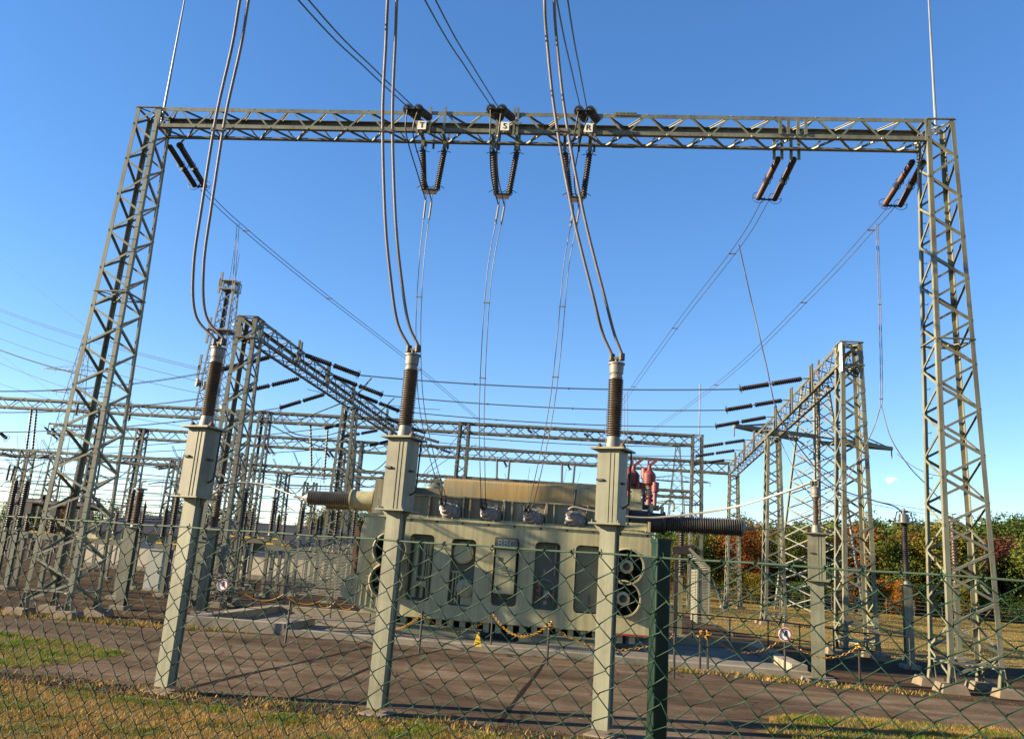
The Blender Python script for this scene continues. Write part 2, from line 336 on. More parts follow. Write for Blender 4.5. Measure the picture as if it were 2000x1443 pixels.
def spline(ps, n=8):                    # Catmull-Rom through points
    ps = [V(p) for p in ps]; q = [ps[0] * 2 - ps[1]] + ps + [ps[-1] * 2 - ps[-2]]; out = []
    for i in range(1, len(q) - 2):
        for k in range(n):
            t = k / n; a, b, c, d = q[i - 1], q[i], q[i + 1], q[i + 2]
            out.append(0.5 * ((2 * b) + (c - a) * t + (2 * a - 5 * b + 4 * c - d) * t * t + (3 * b - a - 3 * c + d) * t ** 3))
    out.append(ps[-1]); return out
def sag(p, q, s, n=16):
    p = V(p); q = V(q); return [p.lerp(q, i / n) - V((0, 0, s * 4 * (i / n) * (1 - i / n))) for i in range(n + 1)]

# ------------------------------------------------------------------ lattice work
def lattice(mb, A, B, n, w, t, angle=True, faces=(0, 1, 2, 3), cross=False):
    cen = sum((V(a) for a in A), V()) / 4; ax = (sum((V(b) for b in B), V()) / 4 - cen).normalized()
    for i in faces:
        a0, a1, b0, b1 = V(A[i]), V(A[(i + 1) % 4]), V(B[i]), V(B[(i + 1) % 4])
        nrm = (a1 - a0).cross(b0 - a0).normalized()
        if nrm.dot((a0 + a1) / 2 - cen) < 0: nrm = -nrm
        for k in range(n):
            for flip in ((k + i) % 2 == 0,) if not cross else (True, False):
                if flip: p, q = a0.lerp(b0, k / n), a1.lerp(b1, (k + 1) / n)
                else: p, q = a1.lerp(b1, k / n), a0.lerp(b0, (k + 1) / n)
                off = nrm * (-0.004 - (0.012 if cross and flip else 0)); p = p + off; q = q + off
                d = (q - p).normalized(); s = d.cross(nrm)
                if angle: mb.ang(p - s * w / 2, q - s * w / 2, w, t, s, -nrm)
                else: mb.bar(p, q, w, t, nrm)
def corners(cx, cy, z, hx, hy): return [V((cx - hx, cy - hy, z)), V((cx + hx, cy - hy, z)), V((cx + hx, cy + hy, z)), V((cx - hx, cy + hy, z))]
def chords(name, A, B, w, t, m, parent, angle=True):
    for i in range(4):
        a, b = V(A[i]), V(B[i]); n1 = (V(A[(i + 1) % 4]) - a).normalized(); n2 = (V(A[(i - 1) % 4]) - a).normalized(); mb = MB()
        if angle: mb.ang(a, b, w, t, n1, n2)
        else: mb.bar(a + (n1 + n2) * w / 2, b + (n1 + n2) * w / 2, w)
        part(name, mb, m, parent, sharp=20)
def diaphragm(mb, C, w):
    for i in range(4): mb.bar(C[i], C[(i + 1) % 4], w, w * 0.5)
    mb.bar(C[0], C[2], w * 0.7, w * 0.3); mb.bar(C[1] - V((0, 0, w)), C[3] - V((0, 0, w)), w * 0.7, w * 0.3)
def column(root, cx, cy, zt, hb, ht, n, wl, wb, m, near=False, zb=0.35, mids=(), rung=None, drift=(0, 0), foot=True):
    A = corners(cx, cy, zb, hb, hb); B = corners(cx + drift[0], cy + drift[1], zt, ht[0], ht[1]); mb = MB()
    lattice(mb, A, B, n, wb, 0.012 if near else wb * 0.35, near)
    for z in (zb + 0.35, zt - 0.02) + tuple(mids):
        k = (z - zb) / (zt - zb); diaphragm(mb, [a.lerp(b, k) for a, b in zip(A, B)], wb * 1.1)
    col = part('column', mb, m, root, sharp=20)
    chords('leg', A, B, wl, 0.016 if near else wl * 0.2, m, col, True)
    if foot:
        for a in A:
            d = V((a.x - cx, a.y - cy, 0)); f = MB(); c = V((a.x, a.y, 0))
            s0, s1, h = (0.36, 0.26, 0.2) if near else (0.3, 0.24, 0.2)
            lo = [c + V((x * s0, y * s0, -0.1)) for x, y in ((-1, -1), (1, -1), (1, 1), (-1, 1))]
            hi = [c + V((x * s1, y * s1, h + random.uniform(-0.03, 0.03))) for x, y in ((-1, -1), (1, -1), (1, 1), (-1, 1))]
            f.add(lo + hi, [(4, 5, 6, 7), (0, 1, 5, 4), (1, 2, 6, 5), (2, 3, 7, 6), (3, 0, 4, 7)])
            part('footing', f, 'dirtyconc', col)
        g = MB()
        for a in A:
            sx = 1 if a.x < cx else -1; sy = 1 if a.y < cy else -1
            for k in range(3):
                g.bar((a.x - sx * 0.05 + sx * 0.10 * k, a.y + sy * 0.06, 0.14), (a.x + sx * 0.02 + sx * 0.04 * k, a.y + sy * 0.05, 0.62), 0.016, 0.11 if k % 2 else 0.14)
        parts('foot_bracket', g, m, col, sharp=20)
    if rung is not None:
        r = MB(); k = 0; z = zb + 0.9
        while z < zt - 0.6:
            p = A[rung].lerp(B[rung], (z - zb) / (zt - zb)); dx = 1 if A[rung].x < cx else -1
            r.tube([p, p + V((dx * 0.22, 0, 0)), p + V((dx * 0.22, 0, 0.05))], 0.011, 4)
            z += 0.42
        parts('step_bolt', r, m, col)
    return col
def beam(root, A, B, n, wl, wb, m, near=False, cross=False):
    mb = MB(); lattice(mb, A, B, n, wb, 0.012 if near else wb * 0.35, near, cross=cross)
    for C in (A, B):
        for i in range(4): mb.bar(C[i], C[(i + 1) % 4], wb * 1.2, wb * 0.5)
    b = part('beam', mb, m, root, sharp=20); chords('chord', A, B, wl, 0.014 if near else wl * 0.2, m, b); return b
def xbox(x, y0, y1, z0, z1): return [V((x, y0, z0)), V((x, y1, z0)), V((x, y1, z1)), V((x, y0, z1))]
def ybox(y, x0, x1, z0, z1): return [V((x0, y, z0)), V((x1, y, z0)), V((x1, y, z1)), V((x0, y, z1))]

# ------------------------------------------------------------------ ground
def sheet(name, poly, z, m, kind='structure'):
    mb = MB(); k = len(poly); mb.add([(x, y, z) for x, y in poly], [tuple(range(k))]); return setting(name, mb, m, kind)
def rough(poly, step=0.5, amp=0.12, keep=None):
    out = []
    for i in range(len(poly)):
        a = V(poly[i] + (0,)); b = V(poly[(i + 1) % len(poly)] + (0,)); n = max(1, int((b - a).length / step))
        if (b - a).length > 60: n = 1
        for k in range(n):
            p = a.lerp(b, k / n)
            if k or n > 1: p += V((random.gauss(0, amp), random.gauss(0, amp), 0))
            out.append((p.x, p.y))
    return out
sheet('ground', [(-900, -60), (900, -60), (900, 1500), (-900, 1500)], 0, 'soil')
sheet('field', rough([(9.0, 31.5), (60, 30), (140, 28), (140, 130), (-30, 130), (-20, 75), (5.5, 66), (6.5, 40)], 2.5, 0.4), 0.004, 'field')
sheet('verge', [(-60, -8), (60, -8)] + rough([(60, 12.0), (20, 12.1), (9, 11.9), (4.2, 11.85), (0.6, 12.0), (-1.0, 12.35), (-2.5, 12.6), (-4.0, 12.45), (-6.2, 12.5), (-7.3, 12.7), (-9.1, 12.85), (-13, 12.9), (-20, 13), (-60, 13)], 0.35, 0.12)[:-1], 0.006, 'verge')
ASPH = rough([(-60, 13.7), (-20, 13.6), (-11.0, 13.6), (-8.6, 13.5), (-6.6, 13.5), (-3.6, 13.3), (-0.5, 12.75), (3.4, 12.4), (9, 12.5), (20, 13.1), (60, 13.3), (60, 20.5), (14, 20.4), (8.6, 20.6), (6.2, 21.1), (3.2, 22.4), (-8.2, 22.45), (-10.4, 21.7), (-14.5, 21.6), (-22, 21.9), (-60, 22)], 0.3, 0.06)
sheet('gravel_border', rough([(-60, 13.1), (-20, 13.0), (-12.0, 12.9), (-8.8, 12.8), (-6.8, 12.6), (-3.8, 12.5), (-0.7, 12.1), (3.4, 11.7), (9, 12.1), (20, 12.8), (60, 12.9), (60, 21.2), (14, 21.2), (8.9, 21.3), (6.4, 21.8), (3.4, 22.5), (-8.2, 22.6), (-10.6, 22.5), (-14.5, 22.4), (-22, 22.7), (-60, 22.8)], 0.35, 0.12), 0.010, 'rim')
sheet('asphalt_road', ASPH, 0.014, 'asphalt')
LAWN = rough([(-40, 18.6), (-15, 18.4), (-11.8, 18.0), (-10.4, 17.5), (-9.2, 16.8), (-9.1, 16.2), (-9.3, 14.7), (-9.75, 13.9), (-12, 13.6), (-40, 13.6)], 0.3, 0.1)
sheet('lawn_patch', LAWN, 0.018, 'verge')
LAWN2 = rough([(2.9, 14.2), (3.3, 15.9), (3.9, 16.4), (5.4, 16.8), (8.2, 17.1), (30, 17.6), (30, 13.2), (9, 13.0), (5, 13.3), (3.6, 13.6)], 0.3, 0.12)
sheet('lawn_patch', LAWN2, 0.018, 'verge')
def seam(name, pts, w):
    mb = MB(); L = []
    ps = spline(pts, 6)
    for i, p in enumerate(ps):
        d = (ps[min(i + 1, len(ps) - 1)] - ps[max(i - 1, 0)]).normalized(); s = V((-d.y, d.x, 0)) * w * random.uniform(0.35, 0.6); L += [p + s, p - s]
    mb.add(L, [(2 * i, 2 * i + 1, 2 * i + 3, 2 * i + 2) for i in range(len(ps) - 1)]); return setting(name, mb, 'tar')
zs = 0.019
seam('tar_seam', [gnd(x, y, zs) for x, y in ((355, 1345), (470, 1318), (600, 1290), (720, 1262))], 0.13)
seam('tar_seam', [gnd(x, y, zs) for x, y in ((975, 1410), (1010, 1362), (1045, 1318), (1068, 1285))], 0.075)
seam('tar_seam', [gnd(x, y, zs) for x, y in ((560, 1365), (650, 1335), (760, 1290), (900, 1262))], 0.07)

def blades(name, poly, dens, hmin, hmax, m, w=0.012, clump=0.0, seed=1):
    rnd = random.Random(seed); mb = MB(); xs = [p[0] for p in poly]; ys = [p[1] for p in poly]
    x0, x1, y0, y1 = min(xs), max(xs), min(ys), max(ys); n = int((x1 - x0) * (y1 - y0) * dens)
    def inside(x, y):
        c = False; j = len(poly) - 1
        for i in range(len(poly)):
            if (poly[i][1] > y) != (poly[j][1] > y) and x < (poly[j][0] - poly[i][0]) * (y - poly[i][1]) / (poly[j][1] - poly[i][1]) + poly[i][0]: c = not c
            j = i
        return c
    cl = [(rnd.uniform(x0, x1), rnd.uniform(y0, y1)) for _ in range(max(1, int((x1 - x0) * (y1 - y0) * 2.2)))]
    for _ in range(n):
        if rnd.random() < clump:
            c = rnd.choice(cl); x, y = rnd.gauss(c[0], 0.13), rnd.gauss(c[1], 0.13)
        else: x, y = rnd.uniform(x0, x1), rnd.uniform(y0, y1)
        if not inside(x, y): continue
        a = rnd.uniform(0, 2 * PI); h = rnd.uniform(hmin, hmax); ln = rnd.uniform(0.2, 1.1) * h; b = rnd.uniform(0, 2 * PI)
        s = V((math.cos(a), math.sin(a), 0)) * w * rnd.uniform(0.6, 1.4); l = V((math.cos(b), math.sin(b), 0)) * ln; p = V((x, y, 0.0))
        o = len(mb.v); mb.v += [p - s, p + s, p + s * 0.6 + l * 0.45 + V((0, 0, h * 0.65)), p - s * 0.6 + l * 0.45 + V((0, 0, h * 0.65)), p + l + V((0, 0, h))]
        mb.f += [(o, o + 1, o + 2, o + 3), (o + 3, o + 2, o + 4)]
    return setting(name, mb, m, 'stuff', smooth=False)
blades('dry_grass', [(-12, 9.0), (7, 9.0), (7, 11.7), (4.2, 11.7), (0.6, 11.9), (-1.0, 12.25), (-2.5, 12.5), (-4.0, 12.4), (-6.2, 12.4), (-7.3, 12.6), (-9.1, 12.8), (-12, 12.85)], 1150, 0.02, 0.075, 'grass', 0.0055, 0.4, 3)
blades('green_grass', [(-14.5, 18.2), (-11.8, 17.9), (-10.4, 17.4), (-9.3, 16.8), (-9.2, 16.2), (-9.4, 14.7), (-9.8, 13.95), (-14.5, 13.7)], 560, 0.03, 0.11, 'grass_g', 0.007, 0.6, 5)
blades('dry_grass', [(-14.5, 18.2), (-11.8, 17.9), (-10.4, 17.4), (-9.3, 16.8), (-9.2, 16.2), (-9.4, 14.7), (-9.8, 13.95), (-14.5, 13.7)], 420, 0.02, 0.08, 'grass', 0.006, 0.5, 15)
blades('green_grass', [(3.0, 14.3), (3.4, 15.8), (3.9, 16.3), (5.4, 16.7), (9.5, 17.1), (9.5, 13.1), (5, 13.4), (3.7, 13.7)], 650, 0.025, 0.09, 'grass', 0.006, 0.5, 8)
blades('green_grass', [(3.0, 14.3), (3.4, 15.8), (3.9, 16.3), (5.4, 16.7), (9.5, 17.1), (9.5, 13.1), (5, 13.4), (3.7, 13.7)], 420, 0.025, 0.09, 'grass_g', 0.006, 0.8, 18)
blades('green_grass', [(-8, 12.0), (-3.6, 11.9), (-0.5, 11.3), (2.0, 10.8), (2.0, 11.8), (-0.7, 12.2), (-2.6, 12.5), (-4.0, 12.35), (-8, 12.5)], 420, 0.02, 0.085, 'grass_g', 0.006, 0.8, 9)
blades('weeds', [(1.4, 21.9), (5.6, 21.0), (8.4, 20.9), (8.4, 21.5), (6.0, 22.2), (3.5, 22.55), (1.4, 22.5)], 260, 0.03, 0.13, 'grass', 0.012, 0.5, 11)
blades('weeds', [(-17, 21.6), (-14.5, 21.5), (-11, 21.6), (-8.6, 22.3), (-10.6, 22.7), (-14, 22.3), (-17, 22.4)], 200, 0.04, 0.18, 'grass', 0.012, 0.5, 12)
blades('weeds', [(-9.5, 12.8), (-6.6, 12.6), (-3.6, 12.5), (-0.5, 12.0), (3.4, 11.9), (3.4, 12.3), (-0.5, 12.65), (-3.6, 13.2), (-6.6, 13.4), (-9.5, 13.5)], 150, 0.03, 0.11, 'grass', 0.010, 0.6, 13)
blades('far_grass', [(8.5, 31), (44, 31), (60, 84), (4, 84), (6.5, 45)], 26, 0.02, 0.06, 'grass', 0.018, 0.3, 14)
# pebbles and clods along the edge of the paving
rp = random.Random(4); peb = MB()
for i in range(2600):
    t = rp.random(); k = rp.randrange(0, 9)
    path = [(-11.5, 13.2), (-8.7, 13.2), (-6.8, 13.05), (-3.7, 12.9), (-0.6, 12.3), (3.4, 12.0), (9, 12.3), (14, 20.9), (8.8, 21.0), (6.3, 21.5)]
    a, b = path[k], path[k + 1]
    if k == 6: continue
    x = a[0] + (b[0] - a[0]) * t + rp.gauss(0, 0.25); y = a[1] + (b[1] - a[1]) * t + rp.gauss(0, 0.28); r = rp.uniform(0.008, 0.03)
    vs = [V((x, y, 0.012)) + V((dx * r * rp.uniform(0.7, 1.3), dy * r * rp.uniform(0.7, 1.3), dz * r * rp.uniform(0.6, 1.1))) for dx, dy, dz in ((1, 0, 0), (0, 1, 0), (-1, 0, 0), (0, -1, 0), (0, 0, 1))]
    peb.add(vs, [(0, 1, 4), (1, 2, 4), (2, 3, 4), (3, 0, 4)])
setting('pebbles', peb, 'rim', 'stuff', smooth=False)

# ------------------------------------------------------------------ main portal gantry
gantry = thing('portal_gantry', 'tall green-grey lattice portal gantry spanning the photo in front of the transformer', 'gantry', (-2.7, 22.9, 0))
column(gantry, -14.9, 22.93, 16.0, 0.72, (0.395, 0.395), 25, 0.125, 0.064, 'steel', True, mids=(9.6,), rung=1)
column(gantry, 9.82, 22.93, 16.0, 0.66, (0.395, 0.395), 25, 0.125, 0.064, 'steel', True, mids=(9.2,), rung=3)
bA = xbox(-14.48, 22.54, 23.32, 15.28, 15.98); bB = xbox(9.40, 22.54, 23.32, 15.28, 15.98)
bm = beam(gantry, bA, bB, 38, 0.125, 0.05, 'steel', True)
pl = MB()
for x in (at(1220, 250, 22.5).x,):
    for z in (15.31, 15.95):
        pl.box((x, 22.525, z + 0.03), (0.7, 0.014, 0.13)); pl.box((x, 23.335, z + 0.03), (0.7, 0.014, 0.13))
        for k in range(6):
            for s in (-1, 1): pl.lathe((x - 0.28 + 0.11 * k, 22.518, z + 0.03 + s * 0.03), (0, -1, 0), [(0, 0.018), (0.018, 0.018)], 6)
parts('splice_plate', pl, 'steel', bm)
for px, name in ((313, 'lightning_rod'), (1822, 'lightning_rod')):
    x = -14.62 if px < 1000 else 9.85
    r = MB(); r.tube([(x, 22.95, 15.7), (x, 22.95, 18.2), (x, 22.95, 21.5)], [0.045, 0.035, 0.02], 8); part(name, r, 'galv', gantry)
# phase letters on their white plates
for t, px, py in (('T', 824, 245), ('S', 986, 247), ('R', 1149, 250)):
    p = at(px, py, 22.49); b = MB(); b.box(p, (0.27, 0.02, 0.29)); s = part('phase_sign', b, 'white', gantry)
    mesh_part('letter', lettering(t, 0.27), 'ink', s, face_mtx(p + V((0, -0.014, -0.005)), (1, 0, 0), (0, 0, 1)))
# hanger brackets
hb = MB()
for px in (815, 838, 867, 970, 1003, 1010, 1131, 1162, 1155):
    x = at(px, 250, 22.5).x; hb.box((x, 22.515, 15.66), (0.07, 0.025, 0.95)); hb.box((x, 23.345, 15.62), (0.07, 0.025, 1.0))
for px in (825, 868, 963, 1010, 1103, 1152):
    x = at(px, 285, 22.9).x; hb.box((x, 22.93, 15.1), (0.10, 0.05, 0.36)); hb.bar((x, 22.5, 15.24), (x, 23.36, 15.24), 0.08, 0.07)
for px in (1512, 1527, 1545, 1560):
    x = at(px, 270, 23.35).x; hb.box((x, 23.36, 15.55), (0.09, 0.03, 1.1)); hb.box((x, 22.515, 15.62), (0.09, 0.03, 0.5))
parts('hanger_bracket', hb, 'steel', bm)
fl = MB(); p = at(352, 281, 22.9); fl.lathe(p, (0.35, -0.5, -0.8), [(0, 0.04), (0.04, 0.08), (0.12, 0.12), (0.15, 0.11)], 12); fl.bar(p, p + V((0.0, 0.2, 0.3)), 0.04)
part('floodlight', fl, 'darkfit', gantry)

# ------------------------------------------------------------------ insulators and wires
def rod(mb, p, q, r0, r1, n, seg=10):
    mb.sheds(p, q, r0, r1, n, seg)
def loop_ring(mb, c, d, Rr, r=0.012, full=True):
    mb.ring(c, d, Rr, r, 0.3 if not full else 0.0, 2 * PI - (0.9 if not full else 0.0), 14, 4)
def horns(mb, p, d, s, L):
    mb.tube([p, p + s * L * 0.6, p + s * L + d * L * 0.4], 0.010, 4)
def tension(label, tops, ends, m, series=2, r=(0.045, 0.095), group=None, ringR=0.19, yoke=True, n=16, seg=10, fit=0.03):
    """string set of parallel long-rod insulators from the steelwork (tops) to the conductor end (ends)"""
    o = thing('insulator_string', label, 'insulator', tops[0], group); fitm = MB()
    for a, b in zip(tops, ends):
        a = V(a); b = V(b); d = (b - a).normalized(); L = (b - a).length; _, s, u = basis(d)
        fitm.tube([a, b], fit * 0.6, 5)
        e0 = 0.06; gap = 0.22; seglen = (L * (1 - e0 - 0.03) - gap * (series - 1)) / series; t = L * e0
        for k in range(series):
            i = MB(); p0 = a + d * t; p1 = a + d * (t + seglen); rod(i, p0, p1, r[0], r[1], n, seg); part('insulator', i, m, o)
            cp = MB()
            for q, sg in ((p0, 1), (p1, -1)): cp.lathe(q - d * 0.05 * sg, d * sg, [(0, r[0] * 0.8), (0.02, r[0] * 1.25), (0.11, r[0] * 1.25), (0.12, r[0])], 8)
            parts('end_cap', cp, 'darkfit', o)
            if ringR:
                h = MB(); last = k == series - 1
                loop_ring(h, p1 - d * 0.02, d, ringR if last else ringR * 0.6, 0.011)
                h.tube([p1 + s * (ringR if last else ringR * 0.6), p1 - s * (ringR if last else ringR * 0.6)], 0.009, 4)
                if not last: loop_ring(h, p1 + d * gap, d, ringR * 0.6, 0.011)
                part('arcing_ring', h, 'darkfit', o)
            t += seglen + gap
    if yoke and len(ends) > 1:
        fitm.bar(V(ends[0]) - (V(ends[1]) - V(ends[0])).normalized() * 0.06, V(ends[1]) + (V(ends[1]) - V(ends[0])).normalized() * 0.06, 0.07, 0.03)
    part('yoke', fitm, 'darkfit', o); return o
def twin(label, paths, r, m, spacers=(), group=None, name='twin_conductor', n=6, sp_m='alu', sps=(0.16, 0.05, 0.06), ends=False):
    o = thing(name, label, 'conductor', paths[0][0], group)
    for p in paths:
        w = MB(); w.tube(p, r, n); part('wire', w, m, o, sharp=60)
    if len(paths) > 1:
        for k in spacers:
            a, b = V(paths[0][int(k * (len(paths[0]) - 1))]), V(paths[1][int(k * (len(paths[1]) - 1))]); d = (b - a).normalized()
            s = MB(); s.bar(a - d * 0.03, b + d * 0.03, sps[1], sps[2]); part('spacer', s, sp_m, o)
        if ends:
            e = MB()
            for p in paths:
                for q, q2 in ((V(p[0]), V(p[1])), (V(p[-1]), V(p[-2]))):
                    dd = (q2 - q).normalized(); e.tube([q, q + dd * 0.45], r * 2.0, 6)
            part('clamp', e, 'darkfit', o)
    return o
def pair(pts, g):                        # two parallel paths, offset +-g
    g = V(g) / 2; return [[V(p) - g for p in pts], [V(p) + g for p in pts]]

# V strings under the beam, with their phase
YK = {}
for ph, a, b, y0, y1 in (('T', 825, 868, 377, 371), ('S', 963, 1010, 382, 380), ('R', 1103, 1152, 386, 386)):
    A1 = at(a, 298, 22.93); A2 = at(b, 298, 22.93); A1.z = A2.z = 14.93
    c = at({'T': 840, 'S': 981, 'R': 1126}[ph], y1 + 4, 22.93); E1 = c + V((-0.20, 0, 0.08)); E2 = c + V((0.20, 0, 0.08)); YK[ph] = c
    o = tension('V-shaped pair of dark insulators hanging below the beam at the letter ' + ph, [A1, A2], [E1, E2], 'darkpor', 1, (0.05, 0.098), 'V insulator strings under the beam', 0, True, 17, 12, 0.035)
    h = MB()
    for A, E in ((A1, E1), (A2, E2)):
        d = (E - A).normalized()
        for q, sg in ((A + d * 0.1, 1), (E - d * 0.1, -1)):
            for s in (V((1, 0, 0)), V((-1, 0, 0))): h.tube([q, q + s * 0.13 + d * sg * 0.02, q + s * 0.22 - V((0, 0, 0.05))], 0.012, 4)
            loop_ring(h, q - d * sg * 0.06, (0, 1, 0), 0.10, 0.011)
    part('arcing_horn', h, 'darkfit', o)
    y = MB(); y.prism([(-0.24, 0.1), (0.24, 0.1), (0.2, -0.07), (-0.2, -0.07)], c + V((0, 0.02, 0)), (1, 0, 0), (0, 0, 1), 0.04); part('yoke_plate', y, 'rust', o)
# incoming overhead lines: strain strings pointing at the viewer, and the twin lines above
CL = {}
for ph, p0, p1, top in (('T', (806, 213), (828, 230), (592, 0)), ('S', (969, 213), (990, 231), (840, 0)), ('R', (1141, 216), (1154, 234), (1098, 0))):
    e = at(p0[0], p0[1], 20.4); b = at(p1[0], p1[1], 22.48); g = V((0.26, 0, 0)); gs = V((0.18, 0, 0)); CL[ph] = (e - g * 0.6, e + g * 0.6)
    tension('dark strain insulator pair seen end-on on top of the beam beside the letter ' + ph, [b - gs, b + gs], [e - g * 0.6, e + g * 0.6], 'darkpor', 1, (0.06, 0.125), 'strain strings of the incoming lines', 0.14, True, 16, 12)
    far = at(top[0], top[1], 11.5); far2 = e + (far - e) * 2.2 + V((0, 0, 0.8))
    path = spline([e, e.lerp(far, 0.5) - V((0, 0, 0.05)), far, far2], 8)
    twin('twin dark overhead line coming down from above to the beam at the letter ' + ph, pair(path, (0.18, 0, 0.0)), 0.016, 'wire_dark', (), 'incoming overhead lines', 'overhead_line')
# jumpers from the clamps past the V strings to the small bushings
BUSH = {}
for ph, (tx, ty), mids, low in (('T', (866, 968), [(800, 262, 20.6), (822, 340, 21.7)], [(824, 505, 23.0), (817, 640, 23.4), (822, 780, 23.9), (842, 885, 24.3)]),
                               ('S', (944, 975), [(964, 290, 20.8), (967, 350, 22.0)], [(958, 520, 23.0), (947, 650, 23.4), (941, 800, 24.0), (942, 900, 24.4)]),
                               ('R', (1038, 982), [(1128, 270, 20.8), (1115, 350, 22.0)], [(1106, 520, 23.0), (1093, 660, 23.4), (1078, 790, 23.9), (1057, 900, 24.3)])):
    a, b = CL[ph]; c = YK[ph] + V((0, -0.12, -0.32))
    P = []
    for s, st in ((-1, a), (1, b)):
        P.append(spline([st] + [at(x, y, Y) + V((s * 0.10, 0, 0)) for x, y, Y in mids] + [c + V((s * 0.09, 0, 0))], 7))
    twin('black twin jumper looping from the beam top past the V string at the letter ' + ph, P, 0.019, 'wire_dark', (), 'jumper loops in front of the V strings', 'jumper')
    e = at(tx, ty, 24.75)
    P = [spline([YK[ph] + V((s * 0.09, -0.03, -0.07)), c + V((s * 0.09, 0.03, -0.25))] + [at(x, y, Y) + V((s * 0.075, 0, 0)) for x, y, Y in low] + [e + V((s * 0.07, 0, 0))], 7) for s in (-1, 1)]
    o = twin('grey twin drop wire from the V string at the letter ' + ph + ' down to the transformer', P, 0.013, 'wire_mid', (0.45, 0.6, 0.75), 'drop wires to the transformer', 'drop_wire', ends=False, sps=(0.1, 0.025, 0.03))
    k = MB()
    for p in P: k.tube([p[5], p[9]], 0.032, 8)
    part('clamp', k, 'alu', o); BUSH[ph] = e
# double strings on the far side of the beam and their lines away to the rear gantry
def back(label, t, e, ye, wl, group, far, farY, mids, m, cut=0.5):
    tops = [at(x, y, 23.36) for x, y in t]
    for p in tops: p.z = 15.1
    ends = [at(x, y, ye) for x, y in e]
    tension('pair of ' + label, tops, ends, m, 2, (0.075, 0.10), group, 0.21, True, 17, 10)
    c = (ends[0] + ends[1]) / 2; q = at(far[0], far[1], farY)
    path = spline([c] + [at(x, y, Y) for x, y, Y in mids] + [q], 8)
    twin(wl, pair(path, (0.22, 0, 0)), 0.013, 'wire_mid', (0.3, 0.55, 0.8), 'lines from the main gantry to the rear', 'overhead_line', sps=(0.1, 0.03, 0.04)); return path
bl = back('dark insulator strings at the left end of the beam by the left tower', [(330, 276), (352, 276)], [(381, 364), (401, 366)], 25.7, 'twin line descending from the left end of the beam toward the rear', 'double strings behind the beam', (938, 822), 59.4, [(465, 437, 27.6), (620, 565, 33.5), (800, 705, 45)], 'darkpor')
br1 = back('red-brown insulator strings right of the letter R, clear of the right tower', [(1522, 301), (1553, 300)], [(1480, 389), (1512, 391)], 25.7, 'twin line descending from the right part of the beam toward the rear', 'double strings behind the beam', (1182, 838), 59.4, [(1443, 478, 28.3), (1330, 625, 37), (1246, 742, 48)], 'redpor')
br2 = back('red-brown insulator strings at the beam end by the right tower', [(1785, 306), (1806, 308)], [(1727, 402), (1757, 403)], 25.7, 'twin line descending from the right tower toward the rear', 'double strings behind the beam', (1268, 845), 59.4, [(1712, 437, 26.5), (1590, 570, 32), (1420, 735, 43)], 'redpor')
# droppers hanging from those lines
def dropper(label, pts, r, m, gap=0.09, name='drop_wire', sp=()):
    P = spline([at(*p) for p in pts], 8); return twin(label, pair(P, (gap, 0, 0)) if gap else [P], r, m, sp, None, name, sps=(0.06, 0.03, 0.03))
dropper('thin twin dropper hanging from the left rear line beside the antenna mast', [(465, 437, 27.6), (459, 520, 27.8), (450, 620, 28.2), (432, 735, 29)], 0.011, 'wire_mid')
dropper('dark dropper curving from the right rear line to the brown insulator post at the right', [(1443, 478, 28.3), (1468, 590, 28.4), (1497, 715, 28.5), (1517, 800, 28.6), (1555, 865, 28.6), (1625, 945, 28.5), (1700, 975, 28.3), (1750, 990, 28.1), (1767, 1012, 28.0)], 0.022, 'wire_mid', 0)
dropper('pale twin dropper hanging straight down inside the right tower', [(1713, 437, 26.5), (1717, 560, 26.4), (1721, 700, 26.3), (1721, 790, 26.2)], 0.014, 'wire', 0.06, 'drop_wire', (0.45, 0.98))
dropper('pale wire branching left from the split below the right dropper', [(1721, 790, 26.2), (1700, 850, 26.3), (1640, 955, 26.4), (1570, 1015, 26.3), (1520, 1033, 26.2), (1460, 1030, 26.0)], 0.016, 'wire', 0)
dropper('pale wire branching right from the split below the right dropper', [(1721, 790, 26.2), (1740, 855, 26.3), (1775, 910, 26.6), (1808, 945, 27), (1850, 990, 27.5)], 0.016, 'wire', 0)
# heavy twin conductors from overhead to the three front instrument transformers
CTX = [(-6.53, 13.1), (-3.05, 12.95), (0.35, 12.9)]
for (x, y), nm, up, pts in ((CTX[0], 'left', (499, -130), [(392, 615), (388, 520), (404, 400), (431, 230), (462, 90), (477, 0)]),
                            (CTX[1], 'middle', (772, -130), [(787, 630), (773, 540), (762, 420), (757, 230), (763, 80), (766, 0)]),
                            (CTX[2], 'right', (1072, -130), [(1188, 650), (1170, 580), (1130, 420), (1095, 230), (1078, 80), (1073, 0)])):
    top = V((x, y, 5.80)); P = []
    for s in (-1, 1):
        q = [top + V((s * 0.085, 0, 0.0))]
        for k, (px, py) in enumerate(pts + [up]):
            a = at(px, py, y - 0.35 * k - 0.1); q.append(a + V((s * (0.095 - 0.004 * k), 0, 0)))
        q.append(q[-1] + (q[-1] - q[-2]) * 2.5 + V((0, -1.5, 1.0))); P.append(spline(q, 7))
    d = twin('thick twin conductor dropping from overhead onto the ' + nm + ' of the three front insulator posts', P, 0.025, 'wire', (), 'thick conductors to the front insulator posts', n=10)
    i = min(range(len(P[0])), key=lambda j: abs((P[0][j].z) - at(433, 232, 11.6).z)); s = MB(); a, b = P[0][i], P[1][i]
    dd = (b - a).normalized(); s.bar(a - dd * 0.045, b + dd * 0.045, 0.05, 0.055)
    for e in (a, b): s.lathe(e + V((0, -0.045, 0)), (0, 1, 0), [(0, 0.014), (0.02, 0.014)], 6)
    part('spacer', s, 'alu', d)

